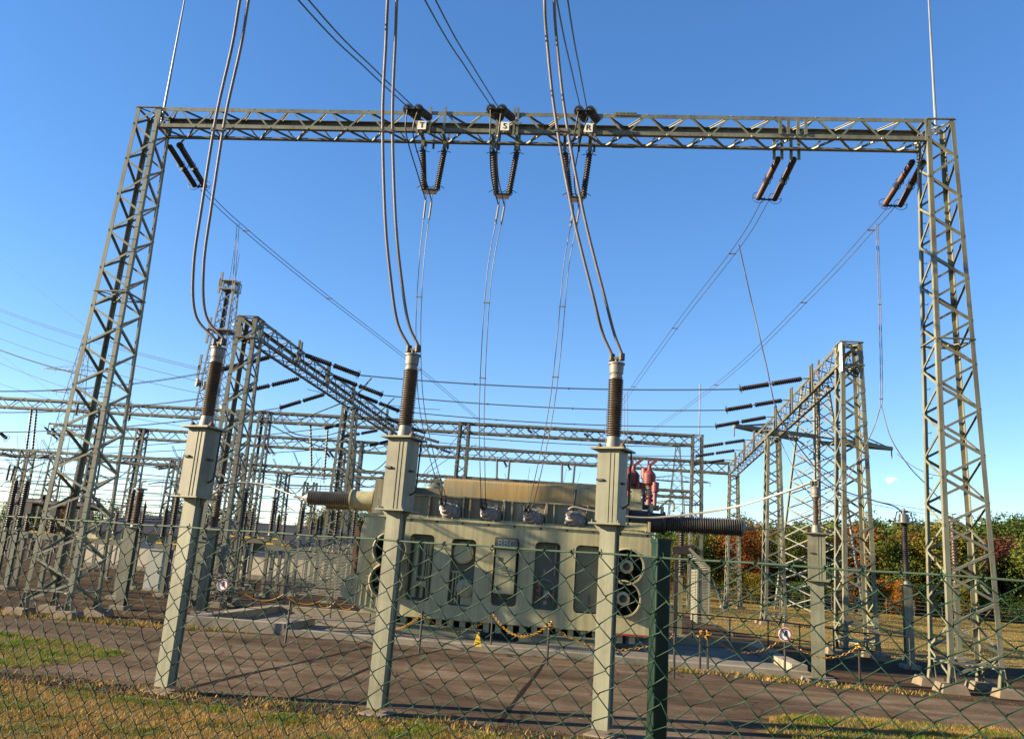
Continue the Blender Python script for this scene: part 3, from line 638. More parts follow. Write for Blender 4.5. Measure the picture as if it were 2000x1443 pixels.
# ------------------------------------------------------------------ instrument transformers on box posts
def instrument(loc, label, rz, group, zf=3.05, zp=4.24, zi=1.42, bw=0.355, bd=0.41, pw=0.25, pd=0.21, por='brown', r=(0.08, 0.124), ns=25, pipe=True, foot=0.5, name='instrument_transformer'):
    o = thing(name, label, 'insulator post', (0, 0, 0), group)
    f = MB(); s = foot / 2; lo = [V((x * s, y * s, -0.1)) for x, y in ((-1, -1), (1, -1), (1, 1), (-1, 1))]; hi = [V((x * s * 0.82, y * s * 0.82, 0.09 if foot > 0.6 else 0.035)) for x, y in ((-1, -1), (1, -1), (1, 1), (-1, 1))]
    f.add(lo + hi, [(4, 5, 6, 7), (0, 1, 5, 4), (1, 2, 6, 5), (2, 3, 7, 6), (3, 0, 4, 7)]); part('footing', f, 'conc' if foot > 0.6 else 'dirtyconc', o)
    p = MB(); t = 0.016
    p.box((0, -pd / 2 + t / 2, zf / 2 + 0.05), (pw, t, zf - 0.1)); p.box((0, pd / 2 - t / 2, zf / 2 + 0.05), (pw, t, zf - 0.1)); p.box((pw * 0.36, 0, zf / 2 + 0.05), (0.012, pd - 2 * t, zf - 0.1)); p.box((-pw * 0.36, 0, zf / 2 + 0.05), (0.012, pd - 2 * t, zf - 0.1))
    for sx in (-1, 1): p.prism([(0, 0), (0.14, 0), (0, -0.16)] if sx > 0 else [(0, 0), (0, -0.16), (-0.14, 0)], (sx * pw / 2, 0.006, zf - 0.001), (1, 0, 0), (0, 0, 1), 0.012)
    post = part('support_post', p, 'steel', o, sharp=20)
    q = MB(); q.box((0, 0, zf + 0.012), (bw + 0.16, bd + 0.14, 0.024)); q.box((0, 0, zp - 0.015), (bw + 0.20, bd + 0.18, 0.03))
    for x in (-1, 1):
        for y in (-1, 1): q.lathe((x * (bw / 2 + 0.035), y * (bd / 2 + 0.03), zf + 0.022), (0, 0, 1), [(0, 0.02), (0.025, 0.02), (0.026, 0.01), (0.05, 0.01)], 6)
    parts('flange', q, 'steel', o, sharp=25)
    b = MB(); z0, z1 = zf + 0.026, zp - 0.032; zc = (z0 + z1) / 2
    b.box((0, 0, zc), (bw, bd, z1 - z0))
    hs = part('housing', b, 'steel', o, sharp=20)
    rb = MB()
    for x in (0.03, 0.095): rb.box((x, -bd / 2 - 0.004, zc), (0.014, 0.008, z1 - z0))
    rb.box((-bw / 2 - 0.008, -bd / 2 + 0.05, zc), (0.016, 0.02, z1 - z0))
    parts('rib', rb, 'steel', hs, sharp=20)
    cl = MB(); cl.box((-0.12, -bd / 2 - 0.02, z0 + (z1 - z0) * 0.58), (0.11, 0.03, 0.03)); cl.box((bw / 2 + 0.02, 0, z0 + (z1 - z0) * 0.55), (0.03, 0.12, 0.03)); parts('clip', cl, 'darkfit', hs)
    if pipe:
        c = MB(); px = bw / 2 + 0.09; c.tube(spline([(bw / 2 - 0.02, 0.05, zp - 0.03), (px, 0.05, zp - 0.035), (px + 0.02, 0.05, zp - 0.12), (px + 0.01, 0.05, zp - 0.75), (px, 0.05, zp - 0.86), (bw / 2 + 0.0, 0.05, zp - 0.92)], 5), 0.014, 6); part('conduit', c, 'darkfit', o)
    ins = MB(); zz = zp + 0.20; rod(ins, (0, 0, zz), (0, 0, zz + zi * 0.66), r[0], r[1], ns, 18); part('insulator', ins, por, o, sharp=30)
    ft = MB(); ft.lathe((0, 0, zp), (0, 0, 1), [(0, 0.155), (0.02, 0.155), (0.025, 0.125), (0.15, 0.105), (0.2, 0.10), (0.205, 0.085)], 18); part('base_fitting', ft, 'alu', o)
    bo = MB()
    for x in (-0.22, 0.22): bo.lathe((x * bw / 0.4, -0.1, zp), (0, 0, 1), [(0, 0.05), (0.04, 0.05), (0.06, 0.035), (0.085, 0.02)], 10)
    parts('bolt_cap', bo, 'rust', o)
    zh = zz + zi * 0.66; hd = MB()
    hd.lathe((0, 0, zh), (0, 0, 1), [(0, 0.09), (0.01, 0.105), (0.05, 0.105), (0.06, 0.095), (0.09, 0.10), (0.1, 0.112), (0.24, 0.118), (0.25, 0.135), (0.275, 0.135), (0.28, 0.11), (0.295, 0.02)], 18); part('head', hd, 'alu', o)
    tm = MB(); tm.lathe((0, 0, zh + 0.28), (0, 0, 1), [(0, 0.03), (0.08, 0.03)], 8); tm.box((0, 0, zh + 0.36), (0.24, 0.06, 0.035))
    for x in (-0.085, 0.085): tm.lathe((x, 0, zh + 0.32), (0, 0, 1), [(0, 0.05), (0.11, 0.05), (0.12, 0.03)], 8)
    part('terminal', tm, 'darkfit', o); return o
ct = instrument(CTX[0], 'brown insulator on a grey-green box post, leftmost of the three front posts', R(-14), 'front insulator posts')
ct.location = (CTX[0][0], CTX[0][1], 0); ct.rotation_euler[2] = R(-14)
clone(ct, (CTX[1][0], CTX[1][1], 0), R(-16), 'brown insulator on a grey-green box post, middle of the three front posts')
clone(ct, (CTX[2][0], CTX[2][1], 0), R(-22), 'brown insulator on a grey-green box post, rightmost of the three front posts')
o = instrument(None, 'slender brown insulator on a box post with a pale footing, right of the transformer', 0, None, 2.45, 3.68, 1.1, 0.42, 0.36, 0.32, 0.22, 'brown', (0.052, 0.084), 22, False, 0.95)
o.location = (6.0, 22.35, 0); o.rotation_euler[2] = R(-12)

# ------------------------------------------------------------------ the power transformer
TF = thing('power_transformer', 'large olive grey power transformer with oval panel openings and fans', 'transformer', (-2.4, 26.5, 0))
FY = 25.0
def W(px, py, Y=FY): p = at(px, py, Y); return (p.x, p.z)
x0, x1, z0, z1 = -6.95, 1.95, 0.58, 3.46
outer = [(x0 + 0.55, z0), (x1, z0), (x1, z1), (x0 + 0.12, z1), (x0, z1 - 0.4), (x0, z0 + 0.5)]
wins = []
for c in (820, 902, 987, 1067, 1147):
    (cx, cz) = W(c, {820: 1107, 902: 1117, 987: 1117, 1067: 1124, 1147: 1131}[c]); wins.append((cx - 0.38, cz - 0.98, cx + 0.38, cz + 0.98))
fans = [W(1226, 1107), W(1219, 1170), W(760, 1070), W(755, 1133)]
FD = 0.62
fans = [W(1224, 1106, FY - FD), W(1217, 1169, FY - FD), W(760, 1073, FY - FD), W(753, 1134, FY - FD)]
holes = [rrect(*w, 0.13) for w in wins] + [circ(a, b, 0.49) for a, b in fans]
me = plate(outer, holes, 0.05)
pan = mesh_part('front_panel', me, 'paint', TF, face_mtx((0, FY, 0), (1, 0, 0), (0, 0, 1)))
wf = MB()
for w in wins:
    L = rrect(*[w[0] - 0.0, w[1] - 0.0, w[2] + 0.0, w[3] + 0.0], 0.13); k = len(L)
    wf.add([(a, FY + 0.03, b) for a, b in L] + [(a, FY + 0.34, b) for a, b in L], [(i, (i + 1) % k, k + (i + 1) % k, k + i) for i in range(k)])
part('opening_liner', wf, 'paint', pan)
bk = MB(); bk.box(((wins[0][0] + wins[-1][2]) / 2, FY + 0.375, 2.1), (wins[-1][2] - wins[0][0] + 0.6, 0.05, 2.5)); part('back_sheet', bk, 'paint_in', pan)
for (a, b) in fans:
    d = MB(); d.lathe((a, FY - FD, b), (0, 1, 0), [(0.0, 0.485), (0.0, 0.51), (0.03, 0.53), (0.06, 0.515), (FD, 0.51), (FD, 0.475), (0.02, 0.475)], 30, False)
    fn = part('fan_duct', d, 'paint', TF)
    d = MB(); d.lathe((a, FY - FD + 0.28, b), (0, 1, 0), [(0, 0.473), (0.6, 0.469), (0.6, 0.02)], 26, False); part('fan_throat', d, 'void', fn)
    h = MB(); h.lathe((a, FY - FD + 0.1, b), (0, 1, 0), [(0, 0.105), (0.01, 0.17), (0.03, 0.20), (0.28, 0.20)], 22); part('motor', h, 'paint', fn)
    g = MB()
    for k in range(-4, 5):
        t = 0.026 * k; l = math.sqrt(max(0, 0.11 ** 2 - t * t))
        g.bar((a - l, FY - FD + 0.093, b + t), (a + l, FY - FD + 0.093, b + t), 0.008, 0.006); g.bar((a + t, FY - FD + 0.091, b - l), (a + t, FY - FD + 0.091, b + l), 0.008, 0.006)
    g.lathe((a, FY - FD + 0.096, b), (0, 1, 0), [(0, 0.112), (0.003, 0.112)], 18); part('grille', g, 'darkfit', fn)
    s = MB()
    for k in range(4):
        t = R(35 + 90 * k); s.bar((a + 0.19 * math.cos(t), FY - FD + 0.2, b + 0.19 * math.sin(t)), (a + 0.475 * math.cos(t), FY - FD + 0.2, b + 0.475 * math.sin(t)), 0.035, 0.02)
    parts('strut', s, 'paint', fn)
    bl_ = MB()
    for k in range(7):
        t = 2 * PI * k / 7; e = V((math.cos(t), 0, math.sin(t))); n = V((-math.sin(t), 0.7, math.cos(t))) * 0.12; c = V((a, FY - FD + 0.5, b))
        bl_.add([c + e * 0.19 - n * 0.6, c + e * 0.44 - n, c + e * 0.44 + n, c + e * 0.19 + n * 0.6], [(0, 1, 2, 3)])
    part('fan_blade', bl_, 'void', fn)
# window fittings
w = wins[0]; m = MB()
for dx, r_ in ((-0.20, 0.10), (0.06, 0.07), (0.24, 0.07)): m.tube([(w[0] + 0.38 + dx, FY + 0.26, w[1] + 0.08), (w[0] + 0.38 + dx, FY + 0.26, w[3] - 0.2)], r_, 10)
m.tube([(w[0] + 0.55, FY + 0.16, 1.6), (w[0] + 0.55, FY + 0.16, 2.75)], 0.02, 6); m.box((w[0] + 0.42, FY + 0.2, 1.75), (0.5, 0.1, 0.05)); m.box((w[0] + 0.42, FY + 0.2, 1.55), (0.34, 0.12, 0.16)); part('oil_pipe', m, 'paint', TF)
w = wins[1]; m = MB()
m.lathe((w[0] + 0.50, FY + 0.34, w[1] + 0.52), (0, -1, 0), [(0, 0.27), (0.26, 0.27), (0.28, 0.22), (0.30, 0.08), (0.34, 0.06)], 22); m.box((w[0] + 0.56, FY + 0.24, w[1] + 0.3), (0.36, 0.2, 0.55))
m.lathe((w[0] + 0.34, FY + 0.34, w[1] + 1.55), (0, -1, 0), [(0, 0.33), (0.16, 0.33), (0.2, 0.28)], 22)
for dx in (0.1, 0.2, 0.29): m.tube([(w[0] + dx, FY + 0.15, w[1] + 0.05), (w[0] + dx, FY + 0.15, w[1] + 0.95)], 0.028, 6)
m.box((w[0] + 0.2, FY + 0.15, w[1] + 0.98), (0.34, 0.09, 0.05)); part('oil_pump', m, 'paint', TF)
w = wins[2]; m = MB(); m.box(((w[0] + w[2]) / 2, FY - 0.04, (w[1] + w[3]) / 2 + 0.07), (0.60, 0.36, 1.38)); cab = part('control_cabinet', m, 'paint', TF, sharp=20)
m = MB(); cx = (w[0] + w[2]) / 2; m.box((cx, FY - 0.235, w[3] - 0.15), (0.70, 0.03, 0.36)); lp = part('name_plate', m, 'rust', cab, sharp=20)
m = MB(); m.box((cx, FY - 0.253, w[3] - 0.15), (0.64, 0.008, 0.31)); part('plate_face', m, 'paint_in', cab, sharp=20)
mesh_part('lettering', lettering('BBC', 0.30, 0.012), 'lightbox', cab, face_mtx((cx, FY - 0.263, w[3] - 0.15), (1, 0, 0), (0, 0, 1)))
m = MB()
for dz in (1.36, 0.5): m.box((cx - 0.19, FY - 0.228, w[1] + dz), (0.05, 0.02, 0.09)); m.box((cx - 0.13, FY - 0.226, w[1] + dz), (0.02, 0.015, 0.1))
for k in range(3): m.box((cx + 0.05, FY - 0.2225, w[1] + 1.02 - 0.07 * k), (0.30 - 0.05 * k, 0.004, 0.018))
m.box((cx + 0.05, FY - 0.2228, w[1] + 1.12), (0.04, 0.005, 0.04)); parts('latch', m, 'darkfit', cab)
w = wins[3]; m = MB()
for dz in (0.28, 0.48, 0.66): m.lathe((w[0] + 0.13, FY + 0.18, w[1] + dz + 0.05), (0, -1, 0), [(0, 0.05), (0.06, 0.05), (0.07, 0.03)], 10)
m.lathe((w[0] + 0.6, FY + 0.16, w[1] + 0.42), (0, -1, 0), [(0, 0.055), (0.05, 0.055)], 10); parts('valve_wheel', m, 'signred', TF)
m = MB(); m.tube(spline([(w[0] + 0.2, FY + 0.22, w[1] + 0.3), (w[0] + 0.2, FY + 0.15, w[1] + 0.8), (w[0] + 0.38, FY + 0.12, w[1] + 0.86), (w[0] + 0.6, FY + 0.15, w[1] + 0.72), (w[0] + 0.62, FY + 0.22, w[1] + 0.15)], 5), 0.022, 6)
m.box((w[0] + 0.4, FY + 0.2, w[1] + 0.45), (0.16, 0.2, 0.22)); m.lathe((w[0] + 0.4, FY + 0.1, w[1] + 0.48), (0, -1, 0), [(0, 0.07), (0.05, 0.07)], 12); m.lathe((w[0] + 0.38, FY + 0.1, w[1] + 0.2), (0, -1, 0), [(0, 0.06), (0.06, 0.06)], 12)
m.tube([(w[0] + 0.62, FY + 0.22, w[1] + 1.0), (w[0] + 0.62, FY + 0.22, w[3] - 0.1)], 0.04, 6); m.box((w[0] + 0.3, FY + 0.25, w[1] + 1.1), (0.07, 0.1, 0.14)); part('valve_piping', m, 'mauve', TF)
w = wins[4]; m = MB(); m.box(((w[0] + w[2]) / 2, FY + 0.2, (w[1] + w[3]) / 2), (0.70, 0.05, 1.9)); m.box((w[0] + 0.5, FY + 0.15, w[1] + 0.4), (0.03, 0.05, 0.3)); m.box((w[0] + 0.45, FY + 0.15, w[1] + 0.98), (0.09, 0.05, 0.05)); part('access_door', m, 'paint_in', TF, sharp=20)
# tank, ledge, ribs, roof pieces
m = MB(); m.box((-2.5, 27.0, 2.0), (8.7, 3.1, 2.84)); tank = part('tank', m, 'paint', TF, sharp=20)
m = MB(); m.box((-2.5, 26.85, 3.50), (9.0, 3.86, 0.07)); m.box((-2.35, 26.9, 3.575), (8.4, 3.2, 0.06))
for k in range(34): m.lathe((-6.7 + 0.256 * k, 25.0, 3.535), (0, 0, 1), [(0, 0.022), (0.03, 0.022), (0.031, 0.012), (0.05, 0.012)], 6)
part('ledge', m, 'paint', tank, sharp=25)
m = MB()
for k in range(22):
    if k % 2: m.box((-6.6 + 0.4 * k, 24.985, 3.44), (0.05, 0.02, 0.10))
parts('lug', m, 'paint_in', tank, sharp=20)
m = MB(); m.box((-2.55, 26.75, 3.93), (7.6, 2.3, 0.68)); ut = part('upper_tank', m, 'tank', TF, sharp=20)
m = MB()
for c in (792, 838, 905, 918, 985, 1000, 1068, 1082, 1150):
    x = at(c, 1000, 25.5).x; m.box((x, 25.5, 3.9), (0.05, 0.22, 0.62))
m.box((-2.55, 25.58, 4.24), (7.66, 0.14, 0.05)); parts('stiffener', m, 'tank', ut, sharp=20)
m = MB(); m.box((-6.25, 26.0, 4.1), (1.0, 1.4, 1.1)); m.box((-6.45, 25.4, 3.8), (0.6, 0.3, 0.45)); part('end_turret', m, 'tank', TF, sharp=20)
cons = MB(); cons.prism(rrect(0, 0, 1.25, 0.68, 0.1, 3), (-4.68, 26.1, 4.2), (0, 1, 0), (0, 0, 1), 4.95); cn = part('conservator', cons, 'rusty', TF)
m = MB(); m.prism(rrect(0.03, 0.03, 1.22, 0.65, 0.08, 3), (-4.71, 26.1, 4.2), (0, 1, 0), (0, 0, 1), 0.03); m.tube([(-4.6, 26.0, 4.18), (0.2, 26.0, 4.2)], 0.05, 8)
for k in range(60): m.box((-4.6 + 0.081 * k, 26.35, 4.90), (0.03, 0.05, 0.05))
part('seam', m, 'rusty', cn)
m = MB(); m.tube(spline([(-0.42, 25.95, 4.72), (-0.42, 25.85, 4.72), (-0.43, 25.62, 4.5), (-0.46, 25.45, 4.2), (-0.5, 25.35, 3.6)], 5), 0.035, 8); part('riser_pipe', m, 'darkfit', TF)
m = MB(); m.box((-5.35, 27.2, 4.45), (0.9, 0.9, 0.25)); m.lathe((-5.2, 27.2, 4.55), (0, 0, 1), [(0, 0.35), (0.1, 0.33), (0.18, 0.15), (0.25, 0.05)], 14); part('relief_dome', m, 'paint_in', TF)
# four small bushings on turrets
for i, (px, py) in enumerate(((872, 994), (951, 1001), (1035, 1007), (1117, 1012))):
    c = at(px, py, 25.05); ax = V((-0.30, -0.88, 0.36)).normalized(); b0 = c - ax * 0.32
    t = MB(); t.lathe(b0 - ax * 0.35, ax, [(0, 0.27), (0.33, 0.27), (0.335, 0.33), (0.40, 0.33), (0.405, 0.27)], 22)
    for k in range(14):
        _, s, u = basis(ax); a = 2 * PI * k / 14; t.lathe(b0 + ax * 0.03 + (s * math.cos(a) + u * math.sin(a)) * 0.30, ax, [(0, 0.022), (0.05, 0.022)], 6)
    tr = part('bushing_turret', t, 'tank', TF)
    t = MB(); t.lathe(b0 + ax * 0.05, ax, [(0, 0.275), (0.06, 0.27), (0.10, 0.235), (0.26, 0.22), (0.28, 0.18), (0.44, 0.165), (0.46, 0.11), (0.54, 0.10), (0.55, 0.05)], 22); part('bushing', t, 'mauve', tr)
    t = MB(); e = b0 + ax * 0.6; t.lathe(e - ax * 0.06, ax, [(0, 0.07), (0.1, 0.07)], 10)
    if i < 3:
        q = BUSH['TSR'[i]]
        for s in (-0.07, 0.07): t.tube([e + V((s, 0, 0)), e.lerp(q, 0.5) + V((s, -0.05, 0)), q + V((s, 0, 0))], 0.028, 6); t.lathe(e + V((s, -0.04, 0.02)), (0, 0, 1), [(0, 0.05), (0.14, 0.05)], 8)
        t.bar(q + V((-0.11, 0, 0)), q + V((0.11, 0, 0)), 0.05, 0.03); t.bar(q + V((-0.11, 0, -0.1)), q + V((0.11, 0, -0.1)), 0.05, 0.03)
    part('terminal', t, 'darkfit', tr)
    t = MB(); p = b0 + V((0.32, 0.15, 0.1)); t.tube([p, p + V((0.03, 0, 0.32)), p + V((0.06, 0, 0.42))], 0.02, 6); t.lathe(p + V((0.06, 0, 0.4)), (0, 0, 1), [(0, 0.035), (0.06, 0.035)], 8)
    t.box(b0 + V((0.12, 0.2, 0.36)), (0.12, 0.02, 0.12)); part('vent_pipe', t, 'mauve', tr)
# big horizontal bushings at both ends
t = MB(); t.lathe((-6.6, 25.9, 4.0), (-1, 0, -0.02), [(0, 0.33), (0.25, 0.33), (0.255, 0.38), (0.32, 0.38), (0.325, 0.30), (0.98, 0.28), (0.985, 0.34), (1.04, 0.34), (1.05, 0.2)], 22); tl = part('end_bushing_turret', t, 'paint', TF)
for dy, dz, L, x in ((-0.0, 0.0, 1.42, -7.64), (1.5, -0.03, 1.5, -7.4)):
    t = MB(); p = V((x, 25.9 + dy, 3.98 + dz)); rod(t, p, p + V((-L, 0, -0.03)), 0.16, 0.235, 24, 18); part('horizontal_bushing', t, 'greypor', TF, sharp=30)
    t = MB(); t.lathe(p + V((-L, 0, -0.03)), (-1, 0, 0), [(0, 0.18), (0.05, 0.16), (0.14, 0.08), (0.2, 0.04), (0.5, 0.035)], 14); t.lathe(p + V((0.1, 0, 0)), (-1, 0, 0), [(0, 0.19), (0.13, 0.19)], 16)
    part('bushing_cap', t, 'mauve', TF)
t = MB(); t.lathe((-6.9, 27.4, 3.9), (-1, 0, 0), [(0, 0.3), (0.5, 0.3)], 18); part('end_bushing_turret', t, 'paint', TF)
t = MB(); t.lathe((1.3, 26.0, 3.88), (1, 0, 0.0), [(0, 0.36), (0.55, 0.36), (0.555, 0.42), (0.62, 0.42), (0.625, 0.31), (1.0, 0.30), (1.02, 0.36), (1.1, 0.36), (1.12, 0.25)], 22); part('end_bushing_turret', t, 'darkfit', TF)
t = MB(); rod(t, (2.42, 26.0, 3.88), (4.72, 26.0, 3.90), 0.21, 0.275, 34, 20); part('horizontal_bushing', t, 'bushdark', TF, sharp=30)
t = MB(); t.lathe((4.72, 26.0, 3.9), (1, 0, 0), [(0, 0.27), (0.06, 0.25), (0.12, 0.12), (0.2, 0.05), (0.42, 0.04)], 16); part('bushing_cap', t, 'alu', TF)
t = MB(); t.box((1.05, 27.0, 4.12), (1.3, 1.6, 1.0)); t.box((1.35, 26.4, 4.45), (0.45, 0.3, 0.5)); t.box((2.0, 26.5, 4.25), (0.12, 0.25, 0.5)); t.box((2.35, 26.5, 4.2), (0.1, 0.2, 0.45))
t.box((0.85, 26.15, 4.75), (0.2, 0.1, 0.45)); t.box((1.5, 26.15, 4.7), (0.3, 0.1, 0.4)); t.tube(spline([(2.2, 26.6, 4.3), (2.5, 26.6, 4.62), (2.7, 26.6, 4.6), (2.72, 26.6, 4.3)], 4), 0.04, 6); t.box((1.2, 25.3, 3.68), (1.2, 0.35, 0.22)); t.box((1.85, 25.05, 3.66), (0.07, 0.1, 0.36))
part('tap_changer_box', t, 'paint', TF, sharp=25)
# skirt, skids, left cover, rusty side sheet
t = MB()
for k in range(21): t.box((-5.75 + 0.36 * k, 25.25, 0.45), (0.17, 0.25, 0.30))
t.box((-2.3, 25.6, 0.57), (7.9, 0.9, 0.04)); part('skirt', t, 'paint', TF, sharp=20)
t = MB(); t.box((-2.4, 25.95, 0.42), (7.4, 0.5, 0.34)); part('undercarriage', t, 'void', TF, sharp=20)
t = MB(); t.box((-4.3, 24.95, 0.24), (2.6, 0.18, 0.22)); t.box((-4.3, 24.95, 0.37), (2.7, 0.30, 0.03)); t.box((-4.3, 24.95, 0.12), (2.7, 0.30, 0.03)); t.box((-0.75, 24.95, 0.24), (2.2, 0.18, 0.22)); t.box((-0.75, 24.95, 0.37), (2.3, 0.30, 0.03)); t.box((-0.75, 24.95, 0.12), (2.3, 0.30, 0.03)); parts('skid', t, 'paint_in', TF, sharp=20)
t = MB(); t.box((1.15, 24.99, 0.55), (1.55, 0.06, 0.045)); part('kick_strip', t, 'signred', TF, sharp=20)
t = MB(); R2 = 0.42; c = (-6.95, 1.28); ol = [(c[0] + R2 * math.cos(R(a)), c[1] + R2 * math.sin(R(a))) for a in range(90, 226, 15)] + [(-6.35, 0.58), (-5.9, 0.58), (-5.9, c[1] + R2)]
t.prism(ol, (0, 24.9, 0), (1, 0, 0), (0, 0, 1), -0.07)
for k in range(7): t.box((-7.05 + 0.17 * k, 24.89, 1.2 - 0.02 * k), (0.03, 0.025, 0.72))
t.ring((-7.0, 24.885, 1.3), (0, 1, 0), 0.22, 0.014); t.lathe((-7.0, 24.9, 1.3), (0, -1, 0), [(0, 0.04), (0.04, 0.035), (0.05, 0.01)], 10)
part('side_cover', t, 'paint', TF)
t = MB(); t.box((-7.18, 25.9, 2.1), (0.42, 0.06, 2.1)); t.box((-7.02, 25.45, 2.15), (0.05, 0.85, 2.3)); part('side_sheet', t, 'rust', TF, sharp=20)

# red pole switch standing behind the transformer's right end
rs = thing('pole_switch', 'faded red three-pole switch with horn arms above the transformer right end', 'switch', (1.6, 28.2, 4.3))
t = MB(); t.box((1.6, 28.2, 4.5), (1.5, 0.9, 0.12)); t.box((1.6, 28.2, 4.75), (1.3, 0.1, 0.1))
for x in (1.0, 1.6, 2.2): t.bar((x, 28.0, 4.5), (x, 28.0, 4.95), 0.06)
part('base_frame', t, 'darkfit', rs)
for k, x in enumerate((1.02, 1.5, 2.02)):
    y = 28.0 + 0.35 * (k == 1)
    t = MB(); t.lathe((x, y, 4.55), (0, 0, 1), [(0, 0.10), (0.25, 0.10), (0.26, 0.13), (0.33, 0.13), (0.34, 0.10)], 12); t.lathe((x, y, 5.2), (0, 0, 1), [(0, 0.1), (0.1, 0.2), (0.42, 0.21), (0.5, 0.14), (0.56, 0.08), (0.72, 0.05)], 14)
    t.lathe((x + 0.2, y - 0.12, 4.55), (0, 0, 1), [(0, 0.06), (0.45, 0.07), (0.46, 0.12), (0.78, 0.13), (0.8, 0.05)], 10); t.bar((x, y, 5.45), (x + 0.2, y - 0.12, 5.3), 0.12); t.bar((x, y, 5.9), (x + 0.28, y, 6.15), 0.06, 0.10); t.bar((x - 0.04, y, 5.85), (x - 0.04, y, 6.12), 0.07)
    t.bar((x + 0.08, y, 4.55), (x + 0.08, y, 5.3), 0.045); t.lathe((x - 0.16, y + 0.1, 4.55), (0, 0, 1), [(0, 0.05), (0.62, 0.05), (0.63, 0.10), (0.66, 0.10), (0.67, 0.05), (0.9, 0.05), (0.91, 0.12), (1.25, 0.12), (1.3, 0.04)], 10)
    for q in range(5): t.lathe((x, y, 5.28 + 0.065 * q), (0, 0, 1), [(0, 0.2), (0.012, 0.235), (0.03, 0.235), (0.042, 0.2)], 14)
    pl = part('pole', t, 'red', rs)
    t = MB(); t.sheds((x, y, 4.88), (x, y, 5.2), 0.09, 0.13, 5, 12); part('insulator', t, 'mauve', pl)
# pale tube conductors at the transformer sides
twin('pale thick conductor sweeping from the fourth small bushing to the slender post at the right', [spline([at(1110, 995, 24.75), at(1122, 990, 24.7), at(1160, 998, 24.65), at(1240, 1010, 24.6), at(1310, 1008, 24.5), at(1420, 993, 24), at(1520, 965, 23), at(1596, 938, 22.4)], 6)], 0.032, 'wire_pale', name='tube_conductor')
twin('pale curved conductor from the left bushing across the rear tower', [spline([at(598, 978, 25.9), at(560, 962, 26.5), at(520, 947, 27), at(470, 942, 27.3), at(435, 950, 27.3), at(412, 968, 27.3)], 6)], 0.03, 'wire_mid', name='tube_conductor')

# ------------------------------------------------------------------ pit, chains, railings, signs
t = MB(); bx0, bx1, by0, by1 = -11.1, 5.9, 22.6, 29.4
t.box(((-8.15 + bx1) / 2, by0 + 0.2, 0.03), (bx1 + 8.15, 0.4, 0.26)); t.box(((bx0 - 8.15) / 2, by0 + 0.2, 0.1), (bx0 * -1 - 8.15, 0.4, 0.4)); t.box((bx0 + 0.2, (by0 + by1) / 2 + 0.2, 0.098), (0.4, by1 - by0 - 0.4, 0.4)); t.box((bx1 - 0.2, (by0 + by1) / 2 + 0.2, 0.098), (0.4, by1 - by0 - 0.4, 0.4)); t.box(((bx0 + bx1) / 2, by1 - 0.2, 0.102), (bx1 - bx0 - 0.8, 0.4, 0.4)); t.box((-8.3, 24.1, 0.1), (0.35, 2.2, 0.4))
kb = solo('pit_kerb', t, 'conc', 'pale concrete kerb framing the pit below the transformer', 'kerb', sharp=20)
sheet('pit_floor', [(bx0 + 0.4, by0 + 0.4), (bx1 - 0.4, by0 + 0.4), (bx1 - 0.4, by1 - 0.4), (bx0 + 0.4, by1 - 0.4)], 0.09, 'pitfloor')
gt = MB(); gx0, gx1 = -0.9, 0.9
for k in range(40): gt.box((gx0 + 0.045 * k, 23.75, 0.17), (0.012, 1.2, 0.03))
for k in range(6): gt.box((0, 23.2 + 0.22 * k, 0.157), (1.85, 0.02, 0.02))
gt.box((0, 23.1, 0.13), (1.9, 0.03, 0.12)); gt.box((0, 24.4, 0.13), (1.9, 0.03, 0.12))
solo('floor_grating', gt, 'galv', 'steel bar grating on the pit edge at the transformer right half', 'grating', sharp=20)
ST = []
def stanchion(x, y, h, label, z=0.0):
    o = thing('stanchion', label, 'post', (x, y, z), 'black chain posts along the pit')
    b = MB(); b.tube([(x, y, z), (x, y, z + h)], 0.028, 8); part('post', b, 'black', o)
    b = MB(); b.lathe((x, y, z + h), (0, 0, 1), [(-0.04, 0.034), (0, 0.036), (0.02, 0.02)], 8); b.tube([(x - 0.1, y, z + h - 0.04), (x + 0.1, y, z + h - 0.04)], 0.010, 5); part('hook', b, 'black', o); return V((x, y, z + h - 0.05))
stp = [(557, 1256, 0), (818, 1276, 0), (958, 1262, .09), (1068, 1300, 0), (1316, 1326, 0), (1367, 1305, .15), (1382, 1307, .15), (1533, 1313, .2), (1680, 1342, 0)]
wh = ['left of the transformer on the asphalt', 'in front of the second oval opening', 'in front of the central cabinet', 'right of the central cabinet on the asphalt', 'just right of the green fence post', 'left of the close pair at the right pit edge', 'right of the close pair at the right pit edge', 'carrying the round sign at the right', 'right of the slender insulator post']
for (px, py, z), l in zip(stp, wh):
    p = gnd(px, py, z); ST.append(stanchion(p.x, p.y, 1.02 if z == 0 else 0.9, 'black iron chain post standing ' + l, z))
def chain(a, b, s, label):
    pts = sag(a, b, s, 40); L = sum((pts[i + 1] - pts[i]).length for i in range(40)); n = max(6, int(L / 0.085)); mb = MB()
    for k in range(n):
        t = (k + 0.5) / n * 40; i = min(39, int(t)); p = pts[i].lerp(pts[i + 1], t - i); d = (pts[i + 1] - pts[i]).normalized(); _, s1, u1 = basis(d); e = s1 if k % 2 else u1
        mb.tube([p + d * (0.052 * math.cos(q)) + e * (0.027 * math.sin(q)) for q in [2 * PI * j / 8 for j in range(9)]], 0.0078, 4, False)
    return solo('safety_chain', mb, 'yellow', label, 'chain', 'yellow chains along the pit')
nm = ['from the left chain post toward the left insulator post', 'below the second oval opening', 'below the central cabinet', 'below the valve opening', 'behind the green fence post', 'between the right pit edge and the round sign']
